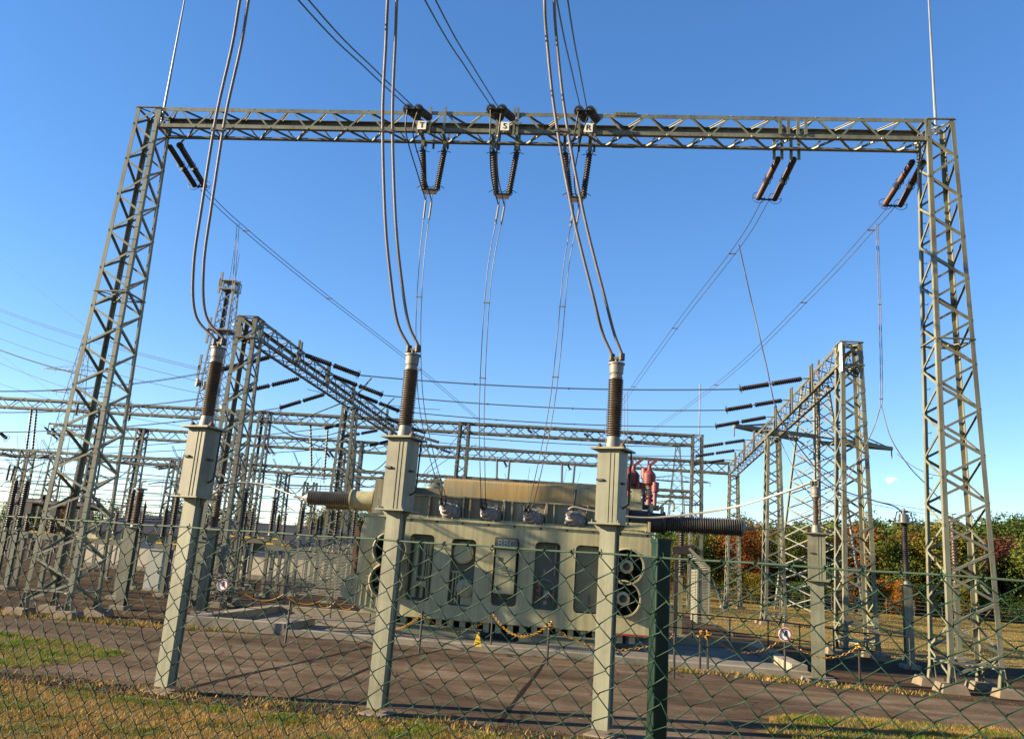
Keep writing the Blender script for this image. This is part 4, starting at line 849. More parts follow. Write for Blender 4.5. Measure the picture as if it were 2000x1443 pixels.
chain(ST[0] + V((0.02, 0, 0)), gnd(600, 1225, 0) + V((2.1, 0, 0.3)), 0.35, 'yellow chain sagging ' + nm[0])
chain(gnd(600, 1225, 0) + V((2.15, 0, 0.3)), ST[1], 0.28, 'yellow chain sagging across the middle insulator post')
chain(ST[1], ST[2], 0.45, 'yellow chain sagging ' + nm[1]); chain(ST[2], ST[3], 0.42, 'yellow chain sagging ' + nm[2]); chain(ST[3], ST[4], 0.45, 'yellow chain sagging ' + nm[3])
chain(ST[6], ST[7], 0.42, 'yellow chain sagging ' + nm[5]); chain(ST[7], ST[8], 0.38, 'yellow chain sagging from the round sign to the last post')
kt = MB()
for i in (5, 6, 3, 8): 
    p = ST[i]
    for k in range(5): kt.ring(p + V((random.uniform(-.06, .06), random.uniform(-.06, .0), random.uniform(-.12, .05))), (random.uniform(-1, 1), random.uniform(-1, 1), 1), 0.045, 0.016, n=8)
    solo('chain_knot', kt, 'yellow', 'bundled yellow chain tied to the ' + {5: 'left post of the close pair', 6: 'right post of the close pair', 3: 'post right of the cabinet', 8: 'last post at the right'}[i], 'chain'); kt = MB()
def noentry(p, label):
    o = thing('round_sign', label, 'sign', p); n = V((0, -1, 0)); b = MB(); b.lathe(V(p), n, [(0, 0.165), (0.008, 0.165)], 24); part('plate', b, 'white', o)
    b = MB(); b.ring(V(p) + n * 0.010, n, 0.14, 0.014, n=24); b.bar(V(p) + V((-0.1, -0.013, 0.1)), V(p) + V((0.1, -0.013, -0.1)), 0.028, 0.008, (0, 1, 0)); part('red_ring', b, 'signred', o)
    b = MB(); b.lathe(V(p) + n * 0.008 + V((0.01, 0, 0.0)), n, [(0, 0.05), (0.004, 0.05)], 10); b.box(V(p) + V((0.02, -0.010, 0.05)), (0.05, 0.004, 0.09)); part('pictogram', b, 'ink', o)
    b = MB(); b.tube([V(p) + V((0, 0.02, 0.1)), V(p) + V((0, 0.02, -0.9))], 0.022, 6); part('post', b, 'black', o)
p = gnd(424, 1217, 0.2); noentry((p.x, p.y, 1.22), 'round white and red prohibition sign on the left end of the pit')
noentry(tuple(ST[7] + V((0, -0.05, 0.06))), 'round white and red prohibition sign on the right end of the pit')
b = MB(); p = gnd(932, 1262, 0.16); b.prism([(-0.11, 0), (0.11, 0), (0.02, 0.36), (-0.02, 0.36)], p, (1, 0, 0), (0, 0, 1), -0.03); o = solo('warning_marker', b, 'ysign', 'small yellow wedge-shaped marker on the pit kerb below the cabinet', 'sign', loc=p)
b = MB(); b.box(V((0, -0.036, 0.1)), (0.1, 0.004, 0.02)); b.box(V((0, -0.036, 0.06)), (0.12, 0.004, 0.015)); l = link('marking', b.mesh('marking', M['ink']), o)
def railing(pts, label, z=0.0, h=1.05, every=1.4):
    o = thing('handrail', label, 'railing', pts[0])
    for a, b in zip(pts[:-1], pts[1:]):
        a = V(a); b = V(b); n = max(1, round((b - a).length / every))
        for k in range(n + 1):
            p = a.lerp(b, k / n); m = MB(); m.tube([p, p + V((0, 0, h))], 0.022, 6); part('post', m, 'black', o)
        m = MB(); m.tube([a + V((0, 0, h)), b + V((0, 0, h))], 0.024, 6); m.tube([a + V((0, 0, h * 0.52)), b + V((0, 0, h * 0.52))], 0.02, 6); part('rail', m, 'black', o)
railing([(-13.6, 28.0, 0), (-11.3, 28.0, 0), (-7.2, 28.2, 0)], 'black iron handrail left of the transformer behind the pit')
railing([(2.6, 30.4, 0), (6.3, 29.6, 0), (7.9, 27.6, 0)], 'black iron handrail right of the transformer behind the pit')
railing([(7.6, 26.6, 0), (9.6, 26.0, 0)], 'short black handrail right of the slender insulator post')
b = MB()
for i in range(3): b.tube(sag((-11.5 + 1.5 * i, 27.6, 0.75), (-10.1 + 1.5 * i, 27.6, 0.78), 0.25, 10), 0.02, 5)
solo('safety_chain', b, 'yellow', 'slack yellow chain hanging along the left rear handrail', 'chain')
b = MB()
for i in range(3): b.tube(sag((-9.2 + 0.75 * i, 28.6, 0.55), (-8.6 + 0.75 * i, 28.6, 0.6), 0.2, 8), 0.022, 5)
solo('safety_chain', b, 'yellow', 'tangled orange-yellow chain below the mesh screen', 'chain')
# louvred noise screens
def louvre(label, base, W_, hz, ht, bend, m, sgn=1):
    o = thing('louvre_screen', label, 'screen', base); bx, by, _ = base; mb = MB()
    n = int((ht - hz) / 0.055)
    for k in range(n): mb.box((bx, by, hz + 0.055 * k), (W_, 0.035, 0.026))
    for k in range(int(W_ / 0.28) + 1): mb.box((bx - W_ / 2 + 0.28 * k, by + 0.02, (hz + ht) / 2), (0.03, 0.03, ht - hz))
    part('louvre_panel', mb, m, o, sharp=20)
    mb = MB(); k2 = 12
    for k in range(k2): mb.box((bx, by + bend * (k + 0.5) / k2, ht + abs(bend) * 0.75 * (k + 0.5) / k2), (W_, 0.05, 0.02))
    for k in range(int(W_ / 0.7) + 1): mb.bar((bx - W_ / 2 + 0.7 * k, by, ht), (bx - W_ / 2 + 0.7 * k, by + bend, ht + abs(bend) * 0.75), 0.04)
    part('sloping_top', mb, m, o, sharp=20); mb = MB()
    for x in (-W_ / 2, 0, W_ / 2): mb.box((bx + x, by + 0.04, ht / 2), (0.07, 0.07, ht))
    parts('frame_post', mb, 'steel_old', o, sharp=20)
    mb = MB(); mb.bar((bx - W_ / 2 - 0.1, by - 0.1, ht - 0.6), (bx - W_ / 2 - 1.2, by - 0.4, 0.2), 0.05); part('brace', mb, 'galv', o); return o
p = at(640, 1130, 30.5)
louvre('long pale corrugated screen with sloping top left of the transformer', (p.x + 0.1, 30.5, 0), 3.3, 0.7, 2.25, 0.8, 'screen')
o = thing('louvre_screen', 'pale louvred screen with bent top and brace right of the transformer', 'screen', (4.2, 31, 0))
mb = MB(); xa, xb = at(1362, 1160, 31).x, at(1385, 1160, 31).x
for k in range(34): mb.box(((xa + xb) / 2, 31.0, 0.75 + 0.055 * k), (xb - xa, 0.05, 0.034)); mb.box((xa, 31.9, 0.75 + 0.055 * k), (0.05, 1.75, 0.03))
mb.box((xa, 30.985, 1.68), (0.05, 0.07, 1.95)); mb.box((xb, 30.985, 1.68), (0.05, 0.07, 1.95)); part('louvre_panel', mb, 'screen', o, sharp=20)
mb = MB(); xt = at(1318, 1112, 31).x
for k in range(12):
    f = k / 11; x_ = xb + (xt + 0.5 - xb) * f; mb.bar((x_, 30.97, 2.62 + 0.68 * f), (x_, 32.7, 2.62 + 0.68 * f), 0.08, 0.02)
mb.bar((xb, 30.98, 2.64), (xt + 0.5, 30.98, 3.32), 0.05, 0.10); part('sloping_top', mb, 'screen', o, sharp=20)
mb = MB(); mb.box((xt + 0.05, 31.2, 1.5), (0.09, 0.09, 3.0)); mb.box((xt + 0.25, 32.6, 1.5), (0.09, 0.09, 3.0)); mb.bar((xt - 0.1, 31, 3.2), (xt + 0.7, 31, 3.3), 0.06, 0.3); part('frame', mb, 'darkfit', o, sharp=20)
mb = MB(); mb.bar((xb + 0.08, 31, 2.35), (xb + 0.85, 31, 0.35), 0.05); part('brace', mb, 'galv', o)
_one = 'first second third fourth fifth sixth seventh eighth ninth tenth eleventh twelfth thirteenth fourteenth fifteenth sixteenth seventeenth eighteenth nineteenth twentieth'.split()
def nth(i): return _one[i] if i < 20 else ('twentieth' if i == 19 else 'twenty-' + _one[i - 20] if i < 29 else ('thirtieth' if i == 29 else 'thirty-' + _one[i - 30]))

# ------------------------------------------------------------------ rear gantries running away on both sides
H2 = 11.3
def side_gantry(label, p_near, p_far, colpos, side):
    a = V(p_near); b = V(p_far); o = thing('lattice_gantry', label, 'gantry', (a.x, a.y, 0)); d = (b - a).normalized(); n = V((d.y, -d.x, 0)) * 0.38
    A = [a - n + V((0, 0, H2 - 0.85)), a + n + V((0, 0, H2 - 0.85)), a + n + V((0, 0, H2)), a - n + V((0, 0, H2))]
    B = [b - n + V((0, 0, H2 - 0.85)), b + n + V((0, 0, H2 - 0.85)), b + n + V((0, 0, H2)), b - n + V((0, 0, H2))]
    beam(o, A, B, int((b - a).length / 0.8), 0.13, 0.07, 'steel_old')
    for i, t in enumerate(colpos):
        c = a.lerp(b, t); column(o, c.x, c.y, H2 if i == 0 else H2 - 0.9, 0.6, (0.39, 0.39), 18, 0.15, 0.075, 'steel_old' if side < 0 else 'steel', False, zb=0.2, mids=(1.1, H2 - 0.9) if i == 0 else (3.2,), rung=1 if i == 0 else None)
    return o
ra, rb = gnd(1657, 672, H2), gnd(1432, 908, H2)
ra.z = rb.z = 0
g2 = side_gantry('green-grey lattice gantry receding on the right with a white plate on its tower', ra, rb, (0, 0.47, 0.99), 1)
b = MB(); p = gnd(1635, 692, 0); b.box((ra.x - 0.41, ra.y - 0.39, H2 - 0.65), (0.02, 0.34, 1.1)); s = part('name_plate', b, 'white', g2)
mesh_part('lettering', lettering('K2', 0.30), 'ink', s, face_mtx((ra.x - 0.425, ra.y - 0.39, H2 - 0.5), (0, -1, 0), (0, 0, 1)))
la = gnd(492, 622, H2); lb = V((la.x + 0.1, 57.0, 0)); la.z = 0
g3 = side_gantry('green-grey lattice gantry receding on the left side, beside the antenna mast', la, lb, (0, 0.55, 0.99), -1)
RS = [((1571, 739), (1442, 760)), ((1532, 781), (1415, 801)), ((1500, 814), (1395, 833)), ((1458, 859), (1373, 872)), ((1438, 879), (1357, 891)), ((1418, 898), (1346, 908))]
LS = [((592, 692), (704, 733)), ((647, 733), (749, 772)), ((695, 769), (781, 803)), ((755, 817), (832, 846)), ((800, 846), (858, 864)), ((836, 868), (880, 884))]
ordn = ['nearest', 'second nearest', 'third nearest', 'fourth nearest', 'fifth nearest', 'farthest']
WR = []
for i in range(6):
    y = gnd(*RS[i][0], 11.0).y; a = at(*RS[i][0], y); e = at(*RS[i][1], y); g = V((0, 0.16, 0))
    tension(ordn[i] + ' dark strain string reaching left from the right rear gantry', [a], [e], 'darkpor', 2, (0.08, 0.125), 'strain strings on the right rear gantry', 0.2 if i < 3 else 0, False, 14 if i < 3 else 9, 8)
    yl = gnd(*LS[i][0], 11.0).y; a2 = at(*LS[i][0], yl); e2 = at(*LS[i][1], yl)
    tension(ordn[i] + ' dark strain string reaching right from the left rear gantry', [a2], [e2], 'darkpor', 2, (0.08, 0.125), 'strain strings on the left rear gantry', 0.2 if i < 3 else 0, False, 14 if i < 3 else 9, 8)
    P = sag(e2, e, 0.25, 16); WR.append(P)
    twin(ordn[i] + ' twin line spanning between the two rear gantries', pair(P, g), 0.014, 'wire_mid', (0.35, 0.62), 'lines between the rear gantries', 'overhead_line')
    for q, s, A_, B_, G_ in ((a, -1, ra, rb, g2), (a2, 1, la, lb, g3)):
        xg = A_.x + (B_.x - A_.x) * (q.y - A_.y) / (B_.y - A_.y) + s * 0.40; br = MB()
        for dy in (-0.16, 0.16): br.box((xg + s * 0.03, q.y + dy, 11.0), (0.07, 0.12, 1.25))
        br.bar((xg, q.y, q.z), q, 0.05); part('string_bracket', br, 'steel_old', G_)
LL = [((531, 696), (429, 723), (-150, 757)), ((589, 738), (472, 766), (-150, 800)), ((637, 769), (545, 797), (-150, 842)), ((673, 827), (634, 836), None), ((740, 840), (670, 853), None), ((760, 861), (722, 870), None)]
for i, (s, e, w) in enumerate(LL):
    y = gnd(*s, 10.7).y if i != 3 else 52; a = at(*s, y); b_ = at(*e, y)
    tension(ordn[i] + ' dark strain string reaching left from the left rear gantry', [a], [b_], 'darkpor', 2, (0.08, 0.125), 'strain strings on the outer side of the left rear gantry', 0.2, False, 13, 8)
    w = w or (-120, 850 + 9 * i)
    P = sag(b_, at(w[0], w[1], y), 0.5, 14); twin(ordn[i] + ' twin line leaving leftward from the left rear gantry', pair(P, (0, 0.16, 0)), 0.014, 'wire_mid', (0.3,), 'lines leaving leftward', 'overhead_line')
for i, pts in enumerate(([(726, 738, 38), (690, 775, 38.2), (624, 804, 38.5), (577, 820, 38.8), (510, 815, 39)], [(770, 777, 43), (734, 810, 43), (682, 836, 43), (624, 852, 43), (565, 842, 43), (545, 800, 43)], [(815, 845, 50), (750, 872, 50), (680, 881, 50), (600, 864, 50), (520, 825, 50), (470, 790, 50)])):
    twin(['upper', 'middle', 'lowest'][i] + ' dark jumper loop swinging below the left rear gantry', pair(spline([at(*p) for p in pts], 7), (0.0, 0.2, 0.04)), 0.020, 'wire_mid', (0.3, 0.6), 'jumper loops below the left rear gantry', 'jumper')
dropper('thin twin dropper from the rear line down behind the right front insulator', [(1222, 768, 34), (1222, 850, 34), (1221, 920, 34), (1218, 985, 33)], 0.012, 'wire', 0.14)
dropper('single dropper left of the right front insulator', [(1186, 800, 38), (1185, 850, 38), (1184, 900, 38)], 0.014, 'wire_mid', 0.1)
for i, pts in enumerate(([(900, 845, 56), (870, 880, 50), (835, 915, 45), (812, 950, 42)], [(930, 868, 60), (885, 890, 56), (840, 920, 52), (800, 945, 50)])):
    dropper(['upper', 'lower'][i] + ' oblique cable behind the middle front insulator post', pts, 0.02, 'wire_mid', 0)

# ------------------------------------------------------------------ far portals crossing behind
def portal(label, y, z, h, xa, xb, cols, wl, wb, seg, m='far_steel', dpt=0.7, extra=()):
    o = thing('lattice_portal', label, 'gantry', (cols[0], y, 0))
    beam(o, xbox(xa, y - dpt / 2, y + dpt / 2, z - h, z), xbox(xb, y - dpt / 2, y + dpt / 2, z - h, z), int((xb - xa) / seg), wl, wb, m)
    for (z2, h2, a2, b2) in extra: beam(o, xbox(a2, y - dpt / 2, y + dpt / 2, z2 - h2, z2), xbox(b2, y - dpt / 2, y + dpt / 2, z2 - h2, z2), int((b2 - a2) / seg), wl, wb, m)
    for c in cols: column(o, c, y, z, 0.5, (0.4, 0.4), 16, wl, wb, m, False, zb=0.1, foot=False)
    return o
b1 = portal('rear lattice portal with a lower second beam, crossing the whole photo behind the transformer', 59.7, 12.3, 0.85, -52, at(1352, 850, 59.7).x, [at(1362, 850, 59.7).x, at(908, 830, 59.7).x, at(520, 800, 59.7).x, at(203, 785, 59.7).x], 0.16, 0.07, 1.0, 'steel_old', 0.7, ((8.25, 0.6, -52, at(1352, 960, 59.7).x),))
r = MB(); x = at(1366, 845, 59.7).x; r.tube([(x, 59.7, 12.2), (x, 59.7, 16.2)], 0.04, 6); part('lightning_rod', r, 'galv', b1)
b2 = portal('rearmost lattice portal joining the far end of the right gantry', 67.5, 11.5, 1.0, -48, at(1424, 912, 67.5).x, [at(279, 838, 67.5).x, at(700, 870, 67.5).x], 0.17, 0.075, 1.1, 'steel_old')
def hang(label, p, q, r=(0.06, 0.11), n=14, m='darkpor', group='small strings on the rear portals', ring=True):
    o = thing('insulator_string', label, 'insulator', p, group); b = MB(); p = V(p); q = V(q); d = (q - p)
    b.sheds(p + d * 0.08, p + d * 0.9, r[0], r[1], n, 8); part('insulator', b, m, o); b = MB(); b.tube([p, q], 0.025, 5)
    if ring: b.ring(p + d * 0.93, d, 0.2, 0.015, n=12, m=4)
    parts('end_fitting', b, 'darkfit', o); return o
HG = [(63, 790, 48, 906, 59.5), (72, 792, 61, 906, 59.5), (606, 821, 609, 940, 59.5), (641, 824, 632, 944, 59.5), (971, 893, 970, 938, 67), (996, 895, 992, 940, 67), (1098, 902, 1097, 945, 67), (1123, 904, 1119, 946, 67), (85, 832, 115, 860, 67), (98, 834, 126, 861, 67), (513, 866, 528, 887, 67), (520, 866, 537, 889, 67), (634, 880, 645, 893, 67), (642, 880, 653, 895, 67),
      (0, 884, 22, 889, 59), (8, 889, 34, 893, 59), (72, 895, 98, 888, 59), (224, 908, 250, 898, 59), (300, 913, 338, 907, 59), (306, 916, 346, 911, 59), (560, 928, 588, 922, 59), (750, 936, 730, 934, 59), (1030, 838, 1040, 846, 59.3), (1140, 846, 1150, 853, 59.3), (1228, 852, 1236, 859, 59.3), (153, 786, 148, 812, 59), (983, 898, 990, 912, 66.6), (1108, 905, 1114, 918, 66.6),
      (0, 845, 14, 857, 48), (20, 905, 12, 940, 57), (30, 907, 20, 942, 57)]
HL = ['left long hanging rod seen beside the left main tower', 'right long hanging rod seen beside the left main tower', 'left long hanging rod behind the left rear gantry tower', 'right long hanging rod behind the left rear gantry tower', 'left rod of the pair above the middle small bushings', 'right rod of the pair above the middle small bushings', 'left rod of the pair above the fourth small bushing', 'right rod of the pair above the fourth small bushing', 'left slanted rod on the middle rear beam by the left main tower', 'right slanted rod on the middle rear beam by the left main tower', 'left slanted rod on the middle rear beam right of the near rear tower', 'right slanted rod on the middle rear beam right of the near rear tower', 'left slanted rod by the second tower of the left rear gantry', 'right slanted rod by the second tower of the left rear gantry', 'upper level rod on the lower rear beam at the left picture edge', 'lower level rod on the lower rear beam at the left picture edge', 'level rod on the lower rear beam left of the left main tower', 'level rod on the lower rear beam right of the left main tower', 'upper level rod on the lower rear beam left of the left front post', 'lower level rod on the lower rear beam left of the left front post', 'level rod on the lower rear beam right of the left front post', 'level rod on the lower rear beam left of the middle front post', 'first small brown rod on the upper rear beam above the conservator', 'second small brown rod on the upper rear beam above the conservator', 'small brown rod on the upper rear beam behind the right front post', 'thick hanging rod on the upper rear beam inside the left main tower', 'short rod between the pair above the middle small bushings', 'short rod between the pair above the fourth small bushing', 'dark slanted rod at the very left edge below the upper rear beam', 'left rod hanging below the lower beam at the left edge', 'right rod hanging below the lower beam at the left edge']
for k, (x0_, y0_, x1_, y1_, Y) in enumerate(HG):
    p, q = at(x0_, y0_, Y), at(x1_, y1_, Y + (0.0 if abs(x1_ - x0_) < 20 else 0.6))
    hang(HL[k], p, q, n=16 if q.z < p.z - 2 else 9)
o = hang('stout dark upright rod on the middle rear beam just right of the left main tower', at(251, 824, 67.4), at(256, 783, 67.4), (0.09, 0.17), 12, ring=False)

rl = random.Random(5)
LX = sorted(rl.uniform(0, 720) for _ in range(18))
for k, x in enumerate(LX):
    Y = rl.uniform(50, 62); y0_ = 860 + 0.065 * x + rl.uniform(-20, 40); dx = rl.uniform(35, 90); dr = rl.uniform(15, 45)
    P = spline([at(x, y0_, Y), at(x + dx * 0.25, y0_ + dr * 0.85, Y), at(x + dx * 0.6, y0_ + dr, Y + 0.5), at(x + dx, y0_ + rl.uniform(-10, 12), Y + 1)], 6)
    w = MB(); w.tube(P, 0.02, 4); w.tube([v_ + V((0, 0.18, 0.03)) for v_ in P], 0.02, 4)
    o = link('jumper', w.mesh('jumper', M['wire_mid'])); o['label'] = nth(k) + ' from the left of the slack jumper loops under the rear beams'; o['category'] = 'conductor'; o['group'] = 'slack jumper loops under the rear beams'
# overhead lines across the left sky, toward the far pylon
for i, (p, q, Ya, Yb, s) in enumerate((((-40, 588), (430, 728), 90, 62, .5), ((-40, 592), (430, 732), 90, 62, .5), ((-40, 611), (420, 752), 90, 62, .6), ((-40, 645), (400, 770), 90, 64, .6), ((-40, 668), (170, 735), 75, 62, .2), ((-40, 690), (300, 800), 90, 64, .6), ((-40, 735), (370, 835), 95, 66, .6), ((0, 503), (200, 660), 160, 110, .4), ((-40, 660), (250, 860), 150, 80, .5), ((600, 760), (860, 800), 64, 70, .3))):
    twin(['topmost', 'second from top', 'third', 'fourth', 'thick short', 'fifth', 'lowest', 'faintest high', 'faint steep', 'short right-hand'][i] + ' of the thin lines crossing the left sky', [sag(at(*p, Ya), at(*q, Yb), s, 10)], 0.022 if i != 4 else 0.05, 'wire_mid', (), 'thin lines in the left sky', 'overhead_line', n=4)
for i, (p, q, Y) in enumerate((((1236, 912), (1400, 1000), 62), )): pass
# thin droppers below the rear beams
rw = random.Random(9)
DX = sorted(rw.choice([rw.uniform(20, 130), rw.uniform(250, 380), rw.uniform(470, 730), rw.uniform(820, 1150)]) for k in range(36))
for k in range(36):
    x = DX[k]; y0_ = 845 + 0.062 * x + rw.uniform(0, 40); Y = rw.uniform(50, 66)
    a = at(x, y0_, Y); b_ = at(x + rw.uniform(-25, 10), y0_ + rw.uniform(70, 150), Y + rw.uniform(-2, 2)); m_ = (a + b_) / 2 + V((rw.uniform(-.6, .6), 0, 0))
    w = MB(); w.tube(spline([a, m_, b_], 5), 0.014, 4)
    o = link('drop_wire', w.mesh('drop_wire', M['wire_mid'])); o['label'] = nth(k) + ' from the left of the thin slack droppers below the rear beams'; o['category'] = 'wire'; o['group'] = 'thin droppers below the rear beams'

# ------------------------------------------------------------------ yard equipment on the left
def post_insulator(label, base, zp, zi, m='darkpor', r=(0.08, 0.14), n=18, w=0.22, group='insulator posts in the left yard', cap=True, rz=0.0, steel='steel'):
    o = thing('post_insulator', label, 'insulator post', base, group); bx, by, bz = base; b = MB(); t = 0.014; w = w * (0.62 if by > 28.5 else 0.95)
    b.box((bx, by - w * 0.36, zp / 2), (w, t, zp)); b.box((bx, by + w * 0.36, zp / 2), (w, t, zp)); b.box((bx, by, zp / 2), (t, w * 0.70, zp)); b.box((bx, by, zp + 0.012), (w + 0.14, w + 0.14, 0.024)); part('support_post', b, steel, o, sharp=20)
    f = MB(); f.box((bx, by, 0.0), (0.5, 0.5, 0.24)); part('footing', f, 'conc', o)
    b = MB(); b.sheds((bx, by, zp + 0.12), (bx, by, zi - 0.12), r[0], r[1], n, 12); part('insulator', b, m, o)
    b = MB(); b.lathe((bx, by, zp + 0.02), (0, 0, 1), [(0, r[0] * 1.3), (0.1, r[0] * 1.1)], 12)
    if cap:
        b.lathe((bx, by, zi - 0.12), (0, 0, 1), [(0, r[0] * 1.1), (0.08, r[0] * 1.15), (0.09, r[1] * 1.4), (0.14, r[1] * 1.4), (0.15, r[0])], 12); b.tube([(bx, by, zi), (bx, by, zi + 0.22), (bx + 0.14, by, zi + 0.27)], 0.03, 6)
    else: b.lathe((bx, by, zi - 0.12), (0, 0, 1), [(0, r[0] * 1.1), (0.1, r[0]), (0.12, 0.03), (0.3, 0.02)], 10)
    parts('end_fitting', b, 'alu' if cap else 'darkfit', o); return o
def hgt(px, py, Y): return at(px, py, Y).z
def onY(px, py, Y): p = at(px, py, Y); return (p.x, Y, 0)
PI_ = [('brown insulator with a pale cap on a light post beside the left main tower', (262, 1030), (284, 955), 26.2, 'brown', True, .30), ('brown insulator on a dark green post right of the left front post', (417, 1036), (425, 960), 26.7, 'brown', True, .32),
       ('dark insulator column at the left picture edge, left of a pair', (12, 1035), (33, 938), 30.5, 'darkpor', False, .26), ('dark insulator column at the left picture edge, right of a pair', (34, 1035), (46, 938), 30.5, 'darkpor', False, .26),
       ('dark insulator column carrying a level arm behind the left main tower', (126, 1040), (137, 950), 31.5, 'darkpor', False, .26), ('thin dark insulator column left of the left front post', (335, 1042), (345, 965), 33, 'darkpor', False, .26),
       ('short dark insulator on a grey frame left of the left front post', (316, 1050), (327, 992), 38, 'darkpor', False, .24), ('dark insulator on the grey frame right of the antenna mast', (527, 1046), (537, 972), 38, 'darkpor', True, .24),
       ('dark insulator above the corrugated screen', (584, 1052), (592, 992), 40, 'darkpor', True, .24), ('small dark insulator left of the corrugated screen', (540, 1044), (543, 1004), 46, 'darkpor', False, .2),
       ('dark insulator between two rear tower legs near the transformer bushing', (617, 1052), (620, 1010), 46, 'darkpor', False, .2), ('dark insulator inside the near tower of the left rear gantry', (468, 1045), (478, 955), 33, 'darkpor', True, .25),
       ('grey capped insulator left of the left front post, above the building', (222, 1042), (229, 1000), 42, 'greypor', True, .22), ('grey capped insulator between posts, above the building roof', (320, 1046), (328, 1005), 46, 'greypor', True, .22),
       ('dark insulator behind the brown-capped post', (249, 1028), (275, 958), 30, 'darkpor', False, .22)]
for l, bpx, tpx, Y, m, cap, w in PI_:
    b0 = onY(bpx[0], bpx[1], Y); post_insulator(l, b0, hgt(bpx[0], bpx[1], Y), hgt(tpx[0], tpx[1], Y), m, (0.075, 0.125) if w < .3 else (0.10, 0.15), 20, w, cap=cap, steel='steel' if Y < 32 else 'steel_old')
post_insulator('brown insulator with a flanged cap on a dark post, left of the right main tower', (10.32, 28.0, 0), 2.55, 4.62, 'darkpor', (0.075, 0.105), 30, 0.27, 'insulator posts at the right')
hd = MB(); hd.lathe((10.32, 28.0, 4.5), (0, 0, 1), [(0, 0.34), (0.025, 0.34), (0.03, 0.17), (0.3, 0.15), (0.32, 0.06), (0.5, 0.035)], 16)
for s in (-1, 1): hd.tube([(10.32 + s * 0.3, 28, 4.53), (10.32 + s * 0.22, 28, 4.86), (10.32, 28, 4.92)], 0.02, 6)
o = [q for q in COL.objects if q.get('label', '').startswith('brown insulator with a flanged cap')][0]; part('head', hd, 'greypor', o)
post_insulator('pale-capped insulator seen through the right main tower', onY(1860, 1020, 33), 2.6, 5.1, 'brown', (0.07, 0.11), 20, 0.28, 'insulator posts at the right')
post_insulator('dark insulator behind the right end of the transformer', onY(1330, 1100, 33), 2.3, 4.6, 'darkpor', (0.08, 0.13), 22, 0.25, 'insulator posts at the right', False)
ry = random.Random(33)
for k, px in enumerate(sorted([ry.uniform(60, 720) for _ in range(26)])):
    Y = ry.uniform(36, 50); b0 = onY(px, 1100, Y); zz = ry.uniform(1.9, 2.7)
    post_insulator('slim dark insulator on a thin post, ' + nth(k) + ' from the left in the crowded rear yard', b0, zz, zz + ry.uniform(1.2, 2.1), 'darkpor', (0.055, 0.10), 14, 0.2, 'slim insulators in the rear yard', k % 3 == 0, steel='steel_old')
for k, (px, Y, zt_) in enumerate(((90, 64, 8.0), (150, 56, 8.0), (330, 58, 8.0), (430, 52, 11.0), (470, 47, 7.6), (545, 63, 8.0), (600, 58, 7.0), (668, 53, 9.0), (30, 58, 8.0))):
    b0 = onY(px, 1000, Y); o = thing('lattice_mast', 'slender lattice mast in the rear yard', 'mast', b0, 'lattice masts in the rear yard')
    o['label'] = 'slender lattice mast in the rear yard ' + ['behind the left main tower left leg', 'behind the left main tower middle', 'just left of the left front post', 'just right of the left front post', 'inside the near rear tower', 'right of the near rear tower', 'above the corrugated screen', 'left of the middle front post', 'near the left picture edge'][k]
    A = corners(b0[0], Y, 0, 0.48, 0.48); B = corners(b0[0], Y, zt_, 0.34, 0.34); b = MB(); lattice(b, A, B, 14, 0.07, 0.025, False); part('bracing', b, 'steel_old', o, sharp=20)
    for i in range(4): b = MB(); b.bar(A[i], B[i], 0.12); part('leg', b, 'steel_old', o, sharp=20)
rz_ = random.Random(77)
for k in range(16):
    Y = rz_.uniform(44, 58); z = 3.6 + 0.27 * k; xa = at(rz_.choice([-60, -60, 60, 230]), 900, Y).x; xb = at(rz_.choice([420, 520, 700, 730]), 900, Y).x
    if xb - xa < 6: xb = xa + 9
    twin('thin level busbar wire across the rear yard, ' + nth(k) + ' from the lowest', pair(sag((xa, Y, z), (xb, Y + rz_.uniform(-2, 2), z + rz_.uniform(-.3, .3)), rz_.uniform(0.1, 0.4), 12), (0, 0.14, 0.03)), 0.013, 'wire_mid', (0.4,), 'level wires in the rear yard', 'busbar_wire', n=4)
# breakers: dark heads on top of insulator columns
def breaker(label, px, py, Y, L, group='circuit breakers in the left yard'):
    c = at(px, py, Y); o = thing('circuit_breaker', label, 'breaker', (c.x, Y, 0), group); zc = c.z; b = MB()
    b.box((c.x, Y, 1.0), (0.16, 0.16, 2.0)); b.box((c.x, Y, 2.03), (0.5, 0.3, 0.2)); part('support_post', b, 'steel_old', o, sharp=20)
    b = MB(); b.sheds((c.x, Y, 2.2), (c.x, Y, zc - 0.15), 0.09, 0.15, 14, 12); part('insulator', b, 'darkpor', o)
    b = MB(); b.lathe((c.x - L, Y, zc), (1, 0, 0), [(0, 0.10), (0.05, 0.19), (0.12, 0.19), (0.15, 0.16), (2 * L - 0.15, 0.16), (2 * L - 0.12, 0.19), (2 * L - 0.05, 0.19), (2 * L, 0.1)], 14)
    for s in (-1, 1): b.prism([(0, 0), (0.14, 0.0), (0.1, 0.22), (0.02, 0.22)], (c.x + s * L * 0.92 - 0.07, Y - 0.03, zc + 0.12), (1, 0, 0), (0, 0, 1), 0.06)
    b.bar((c.x, Y, zc - 0.5), (c.x, Y, zc + 0.1), 0.3, 0.3); part('interrupter', b, 'darkpor', o)
breaker('dark T-shaped breaker head at the left edge of the left main tower', 62, 980, 33, 0.62)
breaker('dark T-shaped breaker head seen through the left main tower', 110, 985, 33, 0.6)
breaker('dark T-shaped breaker head right of the left main tower leg', 168, 988, 33, 0.62)
